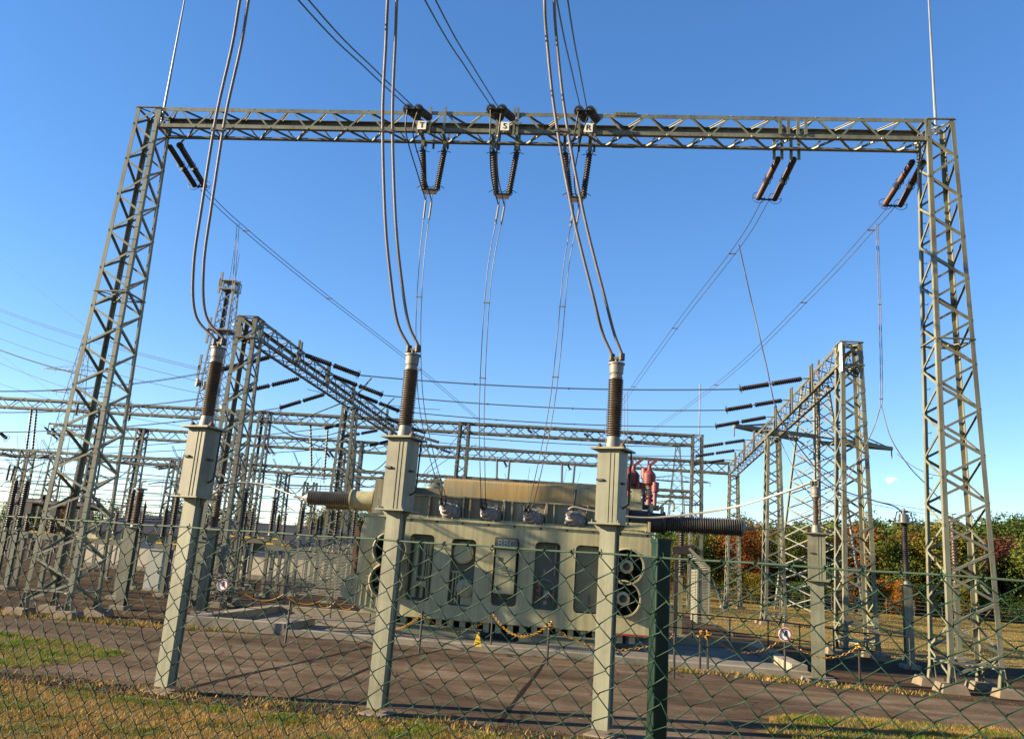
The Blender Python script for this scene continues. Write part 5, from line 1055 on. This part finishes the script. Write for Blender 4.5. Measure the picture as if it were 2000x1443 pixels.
def frame_stand(label, px0, px1, py, Y, group='low steel stands in the left yard'):
    a = at(px0, py, Y); b_ = at(px1, py, Y); o = thing('steel_stand', label, 'stand', (a.x, Y, 0), group); z = a.z; xa, xb = a.x, b_.x
    b = MB(); b.box(((xa + xb) / 2, Y - 0.12, z), (xb - xa, 0.09, 0.24)); b.box(((xa + xb) / 2, Y + 0.5, z), (xb - xa, 0.09, 0.24)); parts('cross_beam', b, 'steel_old', o, sharp=20)
    for x in (xa + 0.3, xb - 0.3): b = MB(); b.box((x, Y + 0.2, z / 2 - 0.06), (0.15, 0.15, z - 0.13)); part('leg', b, 'steel_old', o, sharp=20)
    b = MB(); k = xa + 0.2
    while k < xb: b.box((k, Y - 0.12, z + 0.16), (0.35, 0.08, 0.05)); k += 0.75
    parts('yellow_strip', b, 'ysign', o, sharp=20)
frame_stand('low steel stand with yellow strips left of the corrugated screen', 520, 572, 1068, 37)
frame_stand('low steel stand seen through the right leg of the left main tower', 150, 250, 1054, 37)
frame_stand('low steel stand left of the left front post', 305, 345, 1066, 38)
frame_stand('low pale steel stand at the far left picture edge', 30, 130, 1042, 36)
frame_stand('low steel stand with yellow strips behind the left rear gantry tower', 450, 560, 1052, 42)
def cabinet(label, px, py0, Y, w, h, z0_=0.0, m='lightbox'):
    p = at(px, py0, Y); o = thing('switch_cabinet', label, 'cabinet', (p.x, Y, z0_)); b = MB(); b.box((p.x, Y, z0_ + h / 2 + 0.06), (w, 0.5, h)); part('body', b, m, o, sharp=20)
    b = MB(); b.box((p.x, Y, z0_ + h + 0.09), (w + 0.1, 0.6, 0.05)); part('lid', b, m, o, sharp=20); b = MB(); b.box((p.x, Y - 0.256, z0_ + h / 2 + 0.06), (w - 0.1, 0.012, h - 0.12)); d = part('door', b, m, o, sharp=20)
    b = MB(); b.box((p.x + w * 0.3, Y - 0.275, z0_ + h / 2), (0.04, 0.03, 0.16)); part('handle', b, 'darkfit', d)
    if z0_ > 0.2: b = MB(); b.box((p.x, Y, z0_ / 2 + 0.03), (0.14, 0.14, z0_ + 0.06)); part('post', b, 'steel_old', o)
    else: b = MB(); b.box((p.x, Y, 0.03), (w + 0.06, 0.56, 0.08)); part('plinth', b, 'conc', o)
cabinet('pale grey switch cabinet left of the left front post', 306, 1110, 36, 0.75, 1.7)
cabinet('small grey-green control box on a post right of the left front post', 396, 1072, 30, 0.6, 0.75, 1.5, 'steel')
cabinet('small dark control box beyond the right handrail', 1310, 1185, 36, 0.6, 1.0, 0.0, 'paint_in')
# busbar wires between the left equipment
for i, pts in enumerate(([(33, 938, 30.5), (80, 945, 31), (137, 950, 31.5)], [(46, 938, 30.5), (75, 940, 30.5), (105, 938, 31)], [(290, 945, 26.2), (320, 942, 28), (360, 950, 30), (410, 955, 26.9)], [(229, 960, 42), (280, 963, 42), (345, 968, 34)], [(0, 950, 30.5), (15, 940, 30.5), (33, 936, 30.5)], [(478, 952, 33), (505, 968, 36), (537, 972, 38), (575, 998, 40)], [(508, 930, 37), (560, 948, 38), (592, 985, 40)], [(150, 955, 31.5), (230, 985, 33), (327, 990, 38)], [(345, 965, 33), (380, 930, 36), (400, 900, 40)], [(600, 985, 40), (640, 1000, 44), (668, 960, 50)], [(690, 918, 58), (720, 925, 58), (757, 915, 58)])):
    w = MB(); w.tube(spline([at(*p) for p in pts], 7), 0.018, 5)
    solo('busbar_wire', w, 'wire_mid', 'slack connecting wire ' + ['between dark columns behind the left main tower', 'right of the left-edge pair of columns', 'from the pale-capped post to the left front post', 'above the building roof', 'at the very left picture edge', 'from the rear tower down to the screen insulators', 'above the low stand with yellow strips', 'running long behind the left main tower', 'rising steeply behind the left front post', 'beside the left transformer bushing', 'looping below the lower rear beam'][i], 'wire', 'connecting wires in the left yard')

# ------------------------------------------------------------------ antenna mast, pylons, building
def mast(label, px0, py0, px1, py1, Y, wb, wt, n, wl, wbr, m='far_steel', nm='antenna_mast', cat='mast'):
    t = at(px1, py1, Y); o = thing(nm, label, cat, (t.x, Y, 0)); A = corners(t.x, Y, 0, wb, wb); B = corners(t.x, Y, t.z, wt, wt); b = MB(); lattice(b, A, B, n, wbr, wbr * 0.4, False, cross=True); part('bracing', b, m, o, sharp=20)
    for i in range(4): b = MB(); b.bar(A[i], B[i], wl); part('leg', b, m, o, sharp=20)
    return o, t
am, t = mast('tall pale antenna mast with dishes and whip aerials behind the left rear gantry', 400, 1085, 452, 552, 75, 1.7, 0.55, 24, 0.13, 0.06, 'galv')
b = MB()
for z, r_ in ((t.z, 0.75), (t.z - 0.9, 0.75), (t.z - 5.2, 1.15)): 
    for i in range(4): b.bar(corners(t.x, 75, z, r_, r_)[i], corners(t.x, 75, z, r_, r_)[(i + 1) % 4], 0.07)
    b.box((t.x, 75, z - 0.05), (r_ * 1.8, r_ * 1.8, 0.05))
for i in range(4): b.bar(corners(t.x, 75, t.z - 0.95, .75, .75)[i], corners(t.x, 75, t.z + 0.15, .75, .75)[i], 0.07)
parts('platform', b, 'galv', am)
for dx, dz, h in ((-0.25, 0, 5.2), (0.35, 0, 3.2), (0.05, 0, 2.0)): b = MB(); b.tube([(t.x + dx, 75, t.z), (t.x + dx, 75, t.z + h)], 0.035, 5); part('whip_aerial', b, 'galv', am)
for dx, dz in ((-1.0, -0.5), (1.05, -0.7), (-1.35, -4.6), (1.4, -4.4), (1.4, -5.9), (-1.4, -5.8), (-0.9, 0.2), (-1.7, -8.5), (-1.75, -9.6)):
    b = MB(); b.box((t.x + dx, 74.6, t.z + dz), (0.22, 0.16, 1.5)); b.bar((t.x + dx, 74.7, t.z + dz), (t.x + dx * 0.6, 75, t.z + dz), 0.06); part('panel_antenna', b, 'galv', am, sharp=20)
for px, py in ((385, 747), (398, 752), (432, 800)):
    p = at(px, py, 73.6); b = MB(); b.lathe(p, (-0.75, -0.6, 0), [(-0.3, 0.25), (0, 0.42), (0.1, 0.44), (0.12, 0.36)], 16); b.bar(p, V((t.x, 74.5, p.z)), 0.05); part('dish', b, 'galv', am)
b = MB()
for dx in (-0.35, -0.2, 0.0, 0.25): b.tube([(t.x + dx, 74.3, 1), (t.x + dx * 0.6, 74.6, t.z - 1)], 0.07, 5)
parts('feeder_cable', b, 'darkfit', am)
def pylon(label, top, Y, zarms, wb, wl, arm=0.9, n=16, kw=0.5):
    t = at(*top, Y); o, t = mast(label, 0, 0, top[0], top[1], Y, wb, kw, n, wl, wl * 0.5, 'far_steel', 'power_pylon', 'pylon')
    for py, L, R_ in zarms:
        z = at(top[0], py, Y).z; f = 1 - z / t.z; hw = kw + (wb - kw) * f; b = MB()
        for s, LL_ in ((-1, L), (1, R_)):
            e = V((t.x + s * LL_, Y, z + 0.15)); 
            for yy in (-hw, hw):
                b.bar((t.x + s * hw * 0.9, Y + yy, z), e, wl * arm); b.bar((t.x + s * hw * 0.9, Y + yy, z + LL_ * 0.16), e, wl * 0.5)
            nseg = max(3, int(LL_ / 1.3))
            for k in range(1, nseg):
                p = V((t.x + s * hw, Y, z)).lerp(e, k / nseg); q = V((t.x + s * hw, Y, z + LL_ * 0.16)).lerp(e, (k - 0.5) / nseg); b.bar(p, q, wl * 0.4); w_ = hw * (1 - k / nseg); b.bar(p + V((0, -w_, 0)), p + V((0, w_, 0)), wl * 0.4)
            for k in (1.0, 0.62): 
                p = V((t.x + s * hw, Y, z)).lerp(e, k); b.tube([p, p - V((0, 0, 0.9))], 0.06, 5)
        b.bar((t.x - hw, Y - hw, z), (t.x + hw, Y - hw, z), wl * 0.8); part('cross_arm', b, 'steel_old', o, sharp=20)
    return o, t
py, t = pylon('large lattice pylon with one long dark cross arm behind the right rear gantry', (1592, 752), 73, [(858, 8.6, 8.6)], 2.5, 0.17, n=16, kw=0.75, arm=1.9)
rr_ = MB(); rr_.tube([at(1589, 1010, 72), at(1587, 703, 72)], 0.09, 6); part('downpipe', rr_, 'rust', py)
py.rotation_euler[2] = R(26)
pylon('faint far pylon seen between the rear portal and the right gantry', (1324, 868), 190, [(940, 8.0, 7.5), (985, 5.5, 6.0)], 3.0, 0.2, n=14, kw=0.4)
pylon('faint far pylon behind the left main tower', (170, 655), 170, [(725, 9, 8), (768, 6.5, 6.5)], 3.6, 0.11, n=14, kw=0.5)
for i, (p, q, Y0, Y1) in enumerate((((1520, 850), (1600, 990), 72, 60), ((1540, 855), (1660, 975), 72, 60), ((1752, 886), (1850, 930), 72, 65), ((1650, 965), (2010, 1018), 110, 110), ((1650, 973), (2010, 1024), 110, 110))):
    twin('thin line ' + ['falling left from the long cross arm', 'falling right from the long cross arm', 'leaving the right tip of the long cross arm', 'above the tree line, upper', 'above the tree line, lower'][i], [sag(at(*p, Y0), at(*q, Y1), 0.5, 10)], 0.03, 'wire_mid', (), 'thin lines at the right', 'overhead_line', n=4)
bd = thing('control_building', 'long low cream building with a dark roof and tinted window strip behind the left yard', 'building', (-28, 55, 0))
xA, xB, by, zw = at(165, 1060, 55).x, at(760, 1080, 55).x, 55.0, 1.75
b = MB(); b.box(((xA + xB) / 2, by + 5, zw / 2), (xB - xA, 10, zw)); b.box(((xA + xB) / 2, by + 5.05, zw + 0.4), (xB - xA - 0.1, 9.9, 0.84)); part('wall', b, 'cream', bd, sharp=20)
b = MB(); b.box(((xA + xB) / 2, by + 5, 0.15), (xB - xA + 0.06, 10.06, 0.3)); part('plinth', b, 'conc', bd, sharp=20)
x = xA + 0.6
while x < xB - 1.2:
    f = MB(); f.box((x + 0.75, by + 0.08, zw + 0.42), (1.42, 0.12, 0.72)); w_ = part('window', f, 'white', bd, sharp=20); g = MB(); g.box((x + 0.75, by + 0.04, zw + 0.42), (1.26, 0.08, 0.58)); part('pane', g, 'teal', w_, sharp=20); x += 1.9
b = MB(); b.add([(xA - 0.5, by - 0.6, zw + 0.78), (xB + 0.5, by - 0.6, zw + 0.78), (xB + 0.5, by + 10.6, zw + 0.78), (xA - 0.5, by + 10.6, zw + 0.78), (xA + 1.5, by + 3.2, zw + 2.1), (xB - 1.5, by + 3.2, zw + 2.1), (xB - 1.5, by + 6.8, zw + 2.1), (xA + 1.5, by + 6.8, zw + 2.1)], [(3, 2, 1, 0), (0, 1, 5, 4), (1, 2, 6, 5), (2, 3, 7, 6), (3, 0, 4, 7), (4, 5, 6, 7)]); part('roof', b, 'roofdark', bd, sharp=20)
b = MB()
for k in range(int((xB - xA) / 1.6)): b.box((xA + 0.8 + 1.6 * k, by - 0.008, zw / 2), (0.03, 0.02, zw - 0.1))
parts('wall_joint', b, 'conc', bd, sharp=20)

# ------------------------------------------------------------------ trees
def crown_mesh(seed, n, lobes, leaf):
    rnd = random.Random(seed); mb = MB()
    L = []
    for _ in range(lobes):
        a = rnd.uniform(0, 2 * PI); rr = rnd.uniform(0.0, 0.30); z = rnd.uniform(0.2, 0.86); L.append((V((rr * math.cos(a), rr * math.sin(a), z)), rnd.uniform(0.10, 0.23) * (1.15 - 0.45 * abs(z - 0.45))))
    for _ in range(n):
        c, r = rnd.choice(L); d = V((rnd.gauss(0, 1), rnd.gauss(0, 1), rnd.gauss(0, 1))).normalized(); p = c + d * r * rnd.uniform(0.5, 1.08) ** 0.6
        nr = (d + V((rnd.gauss(0, .7), rnd.gauss(0, .7), rnd.gauss(0, .7)))).normalized(); _, s, u = basis(nr); k = leaf * rnd.uniform(0.6, 1.5)
        o = len(mb.v); mb.v += [p - s * k * 0.5, p + u * k * 0.32 + nr * k * 0.1, p + s * k * 0.5, p - u * k * 0.32]; mb.f.append((o, o + 1, o + 2, o + 3))
    return mb
def trunk_mesh(seed):
    rnd = random.Random(seed); mb = MB(); pts = [V((0, 0, -0.02)), V((rnd.uniform(-.02, .02), 0, 0.15)), V((rnd.uniform(-.03, .03), rnd.uniform(-.03, .03), 0.35)), V((rnd.uniform(-.05, .05), 0, 0.62))]
    mb.tube(spline(pts, 4), [0.028 - 0.0019 * i for i in range(13)], 7)
    for k in range(6):
        a = rnd.uniform(0, 2 * PI); z = rnd.uniform(0.18, 0.5); e = V((math.cos(a) * 0.26, math.sin(a) * 0.26, z + rnd.uniform(0.12, 0.3))); mb.tube([V((0, 0, z)), V((0, 0, z)).lerp(e, 0.5) + V((0, 0, 0.02)), e], [0.014, 0.009, 0.004], 5)
    return mb
CM = [crown_mesh(s, 8500, 26, 0.025).mesh('crown', None, smooth=False) for s in (1, 2, 3, 4, 5)]
TM = [trunk_mesh(s).mesh('trunk', M['bark']) for s in (1, 2, 3)]
_cache = {}
def tree(x, y, h, w, leaf, label, k, group, nm='broadleaf_tree'):
    o = thing(nm, label, 'tree', (x, y, 0), group)
    key = (k % 5, leaf)
    if key not in _cache:
        me = CM[k % 5].copy(); me.materials.clear(); me.materials.append(M[leaf]); _cache[key] = me
    t_ = link('trunk', TM[k % 3], o); c = link('crown', _cache[key], o)
    for q in (t_, c): q.scale = (w, w, h); q.rotation_euler[2] = random.uniform(0, 6)
    t_.scale = (h * 0.8, h * 0.8, h); return o
rt = random.Random(21)
row = [(1320, 'leaf_olive'), (1365, 'leaf_green'), (1405, 'leaf_olive'), (1450, 'leaf_russet'), (1492, 'leaf_orange'), (1535, 'leaf_green'), (1578, 'leaf_orange'), (1622, 'leaf_green'), (1668, 'leaf_russet'), (1705, 'leaf_orange'), (1745, 'leaf_green'), (1790, 'leaf_orange'), (1838, 'leaf_olive'), (1885, 'leaf_green'), (1935, 'leaf_purple'), (1985, 'leaf_purple'), (2035, 'leaf_green')]
nmc = {'leaf_olive': 'olive yellowing', 'leaf_green': 'mid-green', 'leaf_russet': 'bright russet', 'leaf_orange': 'orange-brown', 'leaf_purple': 'dark purple-red', 'leaf_dark': 'dark green'}
where = ['nearest the transformer end', 'second from the transformer end', 'left of the far rear tower', 'between the two far rear towers', 'behind the second rear tower', 'left of the pylon foot', 'behind the pylon', 'right of the pylon foot', 'left of the near rear tower', 'behind the near rear tower', 'right of the near rear tower', 'behind the dark capped post', 'left of the right main tower', 'seen through the right main tower', 'right of the right main tower', 'at the right picture edge', 'beyond the right picture edge']
for i, (px, lf) in enumerate(row):
    Y = 88 + rt.uniform(-2, 4); p = at(px, 1150, Y); h = at(px, 1030 + rt.uniform(-6, 24) + (14 if lf in ('leaf_russet', 'leaf_orange', 'leaf_purple') else 6), Y).z
    tree(p.x, Y, h * 1.1, h * rt.uniform(0.85, 1.1), lf, nmc[lf] + ' autumn tree, front row of the wood, ' + where[i], i, 'front row of the wood')
for i in range(20):
    px = 1300 + i * 38 + rt.uniform(-10, 10); Y = 99 + rt.uniform(-3, 6); p = at(px, 1150, Y); h = at(px, 1022 + rt.uniform(-10, 14) + (px - 1700) * 0.0, Y).z; lf = rt.choice(['leaf_green', 'leaf_green', 'leaf_olive', 'leaf_dark'])
    tree(p.x, Y, h * 1.1, h * rt.uniform(0.75, 0.95), lf, nmc[lf] + ' tree, ' + nth(i) + ' from the left in the back row of the wood', i + 3, 'back row of the wood')
for i in range(16):
    px = 1330 + i * 46 + rt.uniform(-14, 14); Y = 84.5 + rt.uniform(-1, 2); p = at(px, 1150, Y); lf = rt.choice(['leaf_olive', 'leaf_dark', 'leaf_orange', 'leaf_dark'])
    tree(p.x, Y, rt.uniform(2.2, 4.2), rt.uniform(3.2, 4.6), lf, nmc[lf] + ' bush, ' + nth(i) + ' from the left at the foot of the wood', i, 'bushes at the foot of the wood', 'bush')
wood = MB(); src = [crown_mesh(s, 1500, 16, 0.05) for s in (31, 32)]
for i in range(30):
    px = 1240 + i * 28; Y = 113 + rt.uniform(-3, 3); q = at(px, 1150, Y); h = at(px, 1036, Y).z; a_ = rt.uniform(0, 6); s_ = src[i % 2]
    rot = Matrix.Rotation(a_, 3, 'Z'); o_ = len(wood.v); wood.v += [V((q.x, Y, 0)) + rot @ V((v.x * h * 1.1, v.y * h * 1.1, v.z * h * 1.1)) for v in s_.v]; wood.f += [tuple(j + o_ for j in f) for f in s_.f]
setting('wood', wood, 'leaf_dark', 'stuff', smooth=False)
for i, (px, top, Y, lf, w) in enumerate(((10, 985, 82, 'leaf_dark', 1.5), (60, 978, 84, 'leaf_olive', 1.4), (105, 986, 88, 'leaf_russet', 1.2), (150, 984, 84, 'leaf_dark', 1.6), (205, 990, 84, 'leaf_dark', 1.6), (262, 1006, 90, 'leaf_dark', 1.6), (345, 985, 88, 'leaf_dark', 2.0), (395, 1000, 88, 'leaf_dark', 1.4), (470, 1008, 92, 'leaf_dark', 1.6), (600, 1004, 84, 'leaf_olive', 1.6), (650, 996, 84, 'leaf_olive', 1.7), (695, 1000, 88, 'leaf_dark', 1.4), (-40, 985, 84, 'leaf_dark', 1.6), (840, 950, 75, 'leaf_dark', 0.8))):
    p = at(px, 1080, Y); h = at(px, top, Y).z
    tree(p.x, Y, h * 1.12, h * w * 0.62, lf, nmc[lf] + ' tree beyond the left yard, ' + ['at the left picture edge', 'left of the left main tower', 'seen through the left main tower', 'behind the left main tower right leg', 'right of the left main tower', 'above the left end of the building roof', 'left of the left front post', 'right of the left front post', 'by the antenna mast foot', 'above the corrugated screen', 'left of the transformer bushing', 'below the transformer bushing', 'just outside the left edge', 'behind the transformer top'][i], i, 'trees beyond the left yard')
# low boundary fence in front of the wood
o = thing('boundary_fence', 'thin low boundary fence along the foot of the wood', 'fence', (10, 82, 0))
b = MB(); 
for k in range(4): b.bar((6, 82, 0.35 + 0.35 * k), (64, 80, 0.35 + 0.35 * k), 0.02)
part('line_wire', b, 'galv', o)
for k in range(24): b = MB(); b.bar((6 + 2.45 * k, 82 - 0.084 * k, 0), (6 + 2.45 * k, 82 - 0.084 * k, 1.5), 0.05); part('post', b, 'steel_old', o)
for px, py in ((1441, 1178), (1665, 1193)):
    p = at(px, py, 80); b = MB(); b.prism([(-0.28, -0.2), (0.28, -0.2), (0, 0.3)], p, (1, 0, 0), (0, 0, 1), 0.02); l = solo('warning_sign', b, 'yellow', 'small orange triangular warning sign on a stake ' + ('by the second rear tower' if px < 1600 else 'left of the near rear tower legs'), 'sign', loc=p)
    b = MB(); b.bar(V((0, 0.04, 0.1)), V((0, 0.04, -p.z)), 0.04); link('stake', b.mesh('stake', M['steel_old']), l)

# ------------------------------------------------------------------ chain-link fence in front of the viewer
fa = ray(200, 1018); fb = ray(1500, 1105)
A = fa * (3.2 / _fwd.dot(fa)); B = fb * (2.07 / _fwd.dot(fb)); zt = EYE + (A.z + B.z) / 2
dirf = V((B.x - A.x, B.y - A.y, 0)).normalized(); nf = V((dirf.y, -dirf.x, 0)); org = V((A.x, A.y, 0))
fence = thing('chain_link_fence', 'green chain-link fence with a pale top wire close in front of the viewer', 'fence', (A.x, A.y, 0))
CW, CH, SKEW = 0.0848, 0.073, 0.21
s0, s1 = -3.0, 4.1; nW = int((s1 - s0) / (CW / 2)); rows = int((zt - 0.05) / (CH / 2)); mb = MB(); rf = random.Random(2)
jit = {}
for k in range(nW):
    pts = []
    for j in range(rows + 1):
        side = (j + k) % 2; s_ = s0 + k * CW / 2 + (CW / 2) * side; z = zt - 0.004 - j * CH / 2; key = (k + side, j)
        if key not in jit: jit[key] = (rf.gauss(0, 0.0024) + 0.004 * math.sin(key[0] * 0.21 + key[1] * 0.13), rf.gauss(0, 0.0024) + 0.004 * math.sin(key[0] * 0.16 - key[1] * 0.22))
        jx, jz = jit[key]; c = org + dirf * (s_ + jx - SKEW * j * CH / 2) + V((0, 0, z + jz))
        e = 0.0045 * (1 if side else -1)
        vdeep = z > 1.45
        if vdeep:
            pts += [c - dirf * e * 1.0 + nf * 0.0045 + V((0, 0, 0.006)), c + dirf * e * 0.25, c - dirf * e * 1.0 - nf * 0.0045 - V((0, 0, 0.006))] if side else [c - dirf * e - nf * 0.0045 + V((0, 0, 0.006)), c + dirf * e * 0.25, c - dirf * e + nf * 0.0045 - V((0, 0, 0.006))]
        else: pts.append(c)
    if (k % 2) == 0: pts = [pts[0] + V((0, 0, 0.010)) + nf * 0.006] + pts
    mb.tube(pts, 0.00185, 5, True)
part('mesh', mb, 'fence', fence, sharp=70)
mb = MB(); tw = []
for k in range(120): tw.append(org + dirf * (s0 + (s1 - s0) * k / 119) + V((0, 0, zt + 0.001 + 0.0012 * math.sin(k * 0.9))))
mb.tube(tw, 0.0033, 6)
for k in range(0, nW, 2):
    c = org + dirf * (s0 + k * CW / 2 + (CW / 2 if k % 2 else 0)) + V((0, 0, zt)); mb.tube([c + nf * 0.006 * math.cos(q) + V((0, 0, 0.006 * math.sin(q))) + dirf * 0.012 * (q / 6 - 0.5) for q in [0.8 * j for j in range(9)]], 0.0019, 4)
part('top_wire', mb, 'fence_line', fence, sharp=70)
mb = MB()
for zz in (1.25, 0.1): mb.tube([org + dirf * s0 + V((0, 0, zz)), org + dirf * s1 + V((0, 0, zz))], 0.0022, 5)
part('line_wire', mb, 'fence', fence)
for px in (1284, -420, 2600):
    d = ray(px, 1080); t_ = ((org - V((0, 0, 0))).dot(nf) - 0.0) / (V((d.x, d.y, 0)).dot(nf)); p = V((d.x * t_, d.y * t_, 0)) - nf * 0.035
    mb = MB(); ang_ = math.atan2(_fwd.y, _fwd.x) - PI / 2 + R(14); mb.prism(rrect(-0.0215, -0.0215, 0.0215, 0.0215, 0.005, 3), p, Matrix.Rotation(ang_, 3, 'Z') @ V((1, 0, 0)), Matrix.Rotation(ang_, 3, 'Z') @ V((0, 1, 0)), zt + 0.045); fp = part('post', mb, 'fencepost', fence)
    mb = MB(); mb.prism(rrect(-0.024, -0.024, 0.024, 0.024, 0.006, 3), p + V((0, 0, zt + 0.04)), Matrix.Rotation(ang_, 3, 'Z') @ V((1, 0, 0)), Matrix.Rotation(ang_, 3, 'Z') @ V((0, 1, 0)), 0.012); part('post_cap', mb, 'fencepost', fp)

# ------------------------------------------------------------------ cloud, sky and sun
mc = bpy.data.materials.new('cloud_vapour_volume'); mc.use_nodes = True; nt = mc.node_tree; nt.nodes.remove(nt.nodes['Principled BSDF'])
pv = nn(nt, 'ShaderNodeVolumePrincipled'); pv.inputs['Color'].default_value = (0.98, 0.95, 0.94, 1); tcn = nn(nt, 'ShaderNodeTexCoord'); ln = nn(nt, 'ShaderNodeVectorMath', operation='LENGTH'); nt.links.new(tcn.outputs['Object'], ln.inputs[0])
no = nn(nt, 'ShaderNodeTexNoise', Scale=2.2, Detail=5.0); nt.links.new(tcn.outputs['Object'], no.inputs['Vector'])
ma = nn(nt, 'ShaderNodeMath', operation='MULTIPLY_ADD'); nt.links.new(no.outputs['Fac'], ma.inputs[0]); ma.inputs[1].default_value = 1.3; ma.inputs[2].default_value = 0.12
sb = nn(nt, 'ShaderNodeMath', operation='SUBTRACT'); nt.links.new(ma.outputs[0], sb.inputs[0]); nt.links.new(ln.outputs['Value'], sb.inputs[1])
mx = nn(nt, 'ShaderNodeMath', operation='MULTIPLY'); mx.use_clamp = False; nt.links.new(sb.outputs[0], mx.inputs[0]); mx.inputs[1].default_value = 0.35
m0 = nn(nt, 'ShaderNodeMath', operation='MAXIMUM'); nt.links.new(mx.outputs[0], m0.inputs[0]); m0.inputs[1].default_value = 0
nt.links.new(m0.outputs[0], pv.inputs['Density']); nt.links.new(pv.outputs[0], nt.nodes['Material Output'].inputs['Volume'])
mb = MB(); mb.lathe((0, 0, -1), (0, 0, 1), [(1 - math.cos(PI * k / 12), max(0.001, math.sin(PI * k / 12))) for k in range(13)], 20)
cl = setting('cloud', mb, None); cl.data.materials.append(mc); cl.location = at(1740, 937, 900); cl.scale = (9, 6, 5)

SUN_EL, SUN_AZ = R(18), R(10.8)           # low sun from the left, slightly behind the viewer
sd = V((-math.cos(SUN_AZ) * math.cos(SUN_EL), -math.sin(SUN_AZ) * math.cos(SUN_EL), math.sin(SUN_EL)))
ld = bpy.data.lights.new('sun', 'SUN'); ld.energy = 5.0; ld.angle = R(0.5); ld.color = (1.0, 0.82, 0.55)
lo = bpy.data.objects.new('sun', ld); COL.objects.link(lo); lo.location = (-40, -10, 40); lo.rotation_euler = (-sd).to_track_quat('-Z', 'Y').to_euler()
w = bpy.data.worlds.new('World'); sc.world = w; w.use_nodes = True; nt = w.node_tree
sk = nt.nodes.new('ShaderNodeTexSky'); sk.sky_type = 'NISHITA'; sk.sun_disc = False; sk.sun_elevation = SUN_EL; sk.sun_rotation = math.atan2(sd.x, sd.y); sk.air_density = 1.0; sk.dust_density = 0.0; sk.ozone_density = 2.2; sk.altitude = 1500
hs = nn(nt, 'ShaderNodeHueSaturation'); hs.inputs['Saturation'].default_value = 1.36; hs.inputs['Hue'].default_value = 0.509; gm = nn(nt, 'ShaderNodeGamma', Gamma=0.8); nt.links.new(sk.outputs[0], gm.inputs[0]); nt.links.new(gm.outputs[0], hs.inputs['Color'])
nt.links.new(hs.outputs[0], nt.nodes['Background'].inputs[0]); nt.nodes['Background'].inputs[1].default_value = 0.09
sc.view_settings.view_transform = 'Standard'; sc.view_settings.look = 'None'; sc.view_settings.exposure = 1.95; sc.view_settings.gamma = 1.0
sc.cycles.max_bounces = 5; sc.cycles.transparent_max_bounces = 6; sc.cycles.volume_bounces = 1
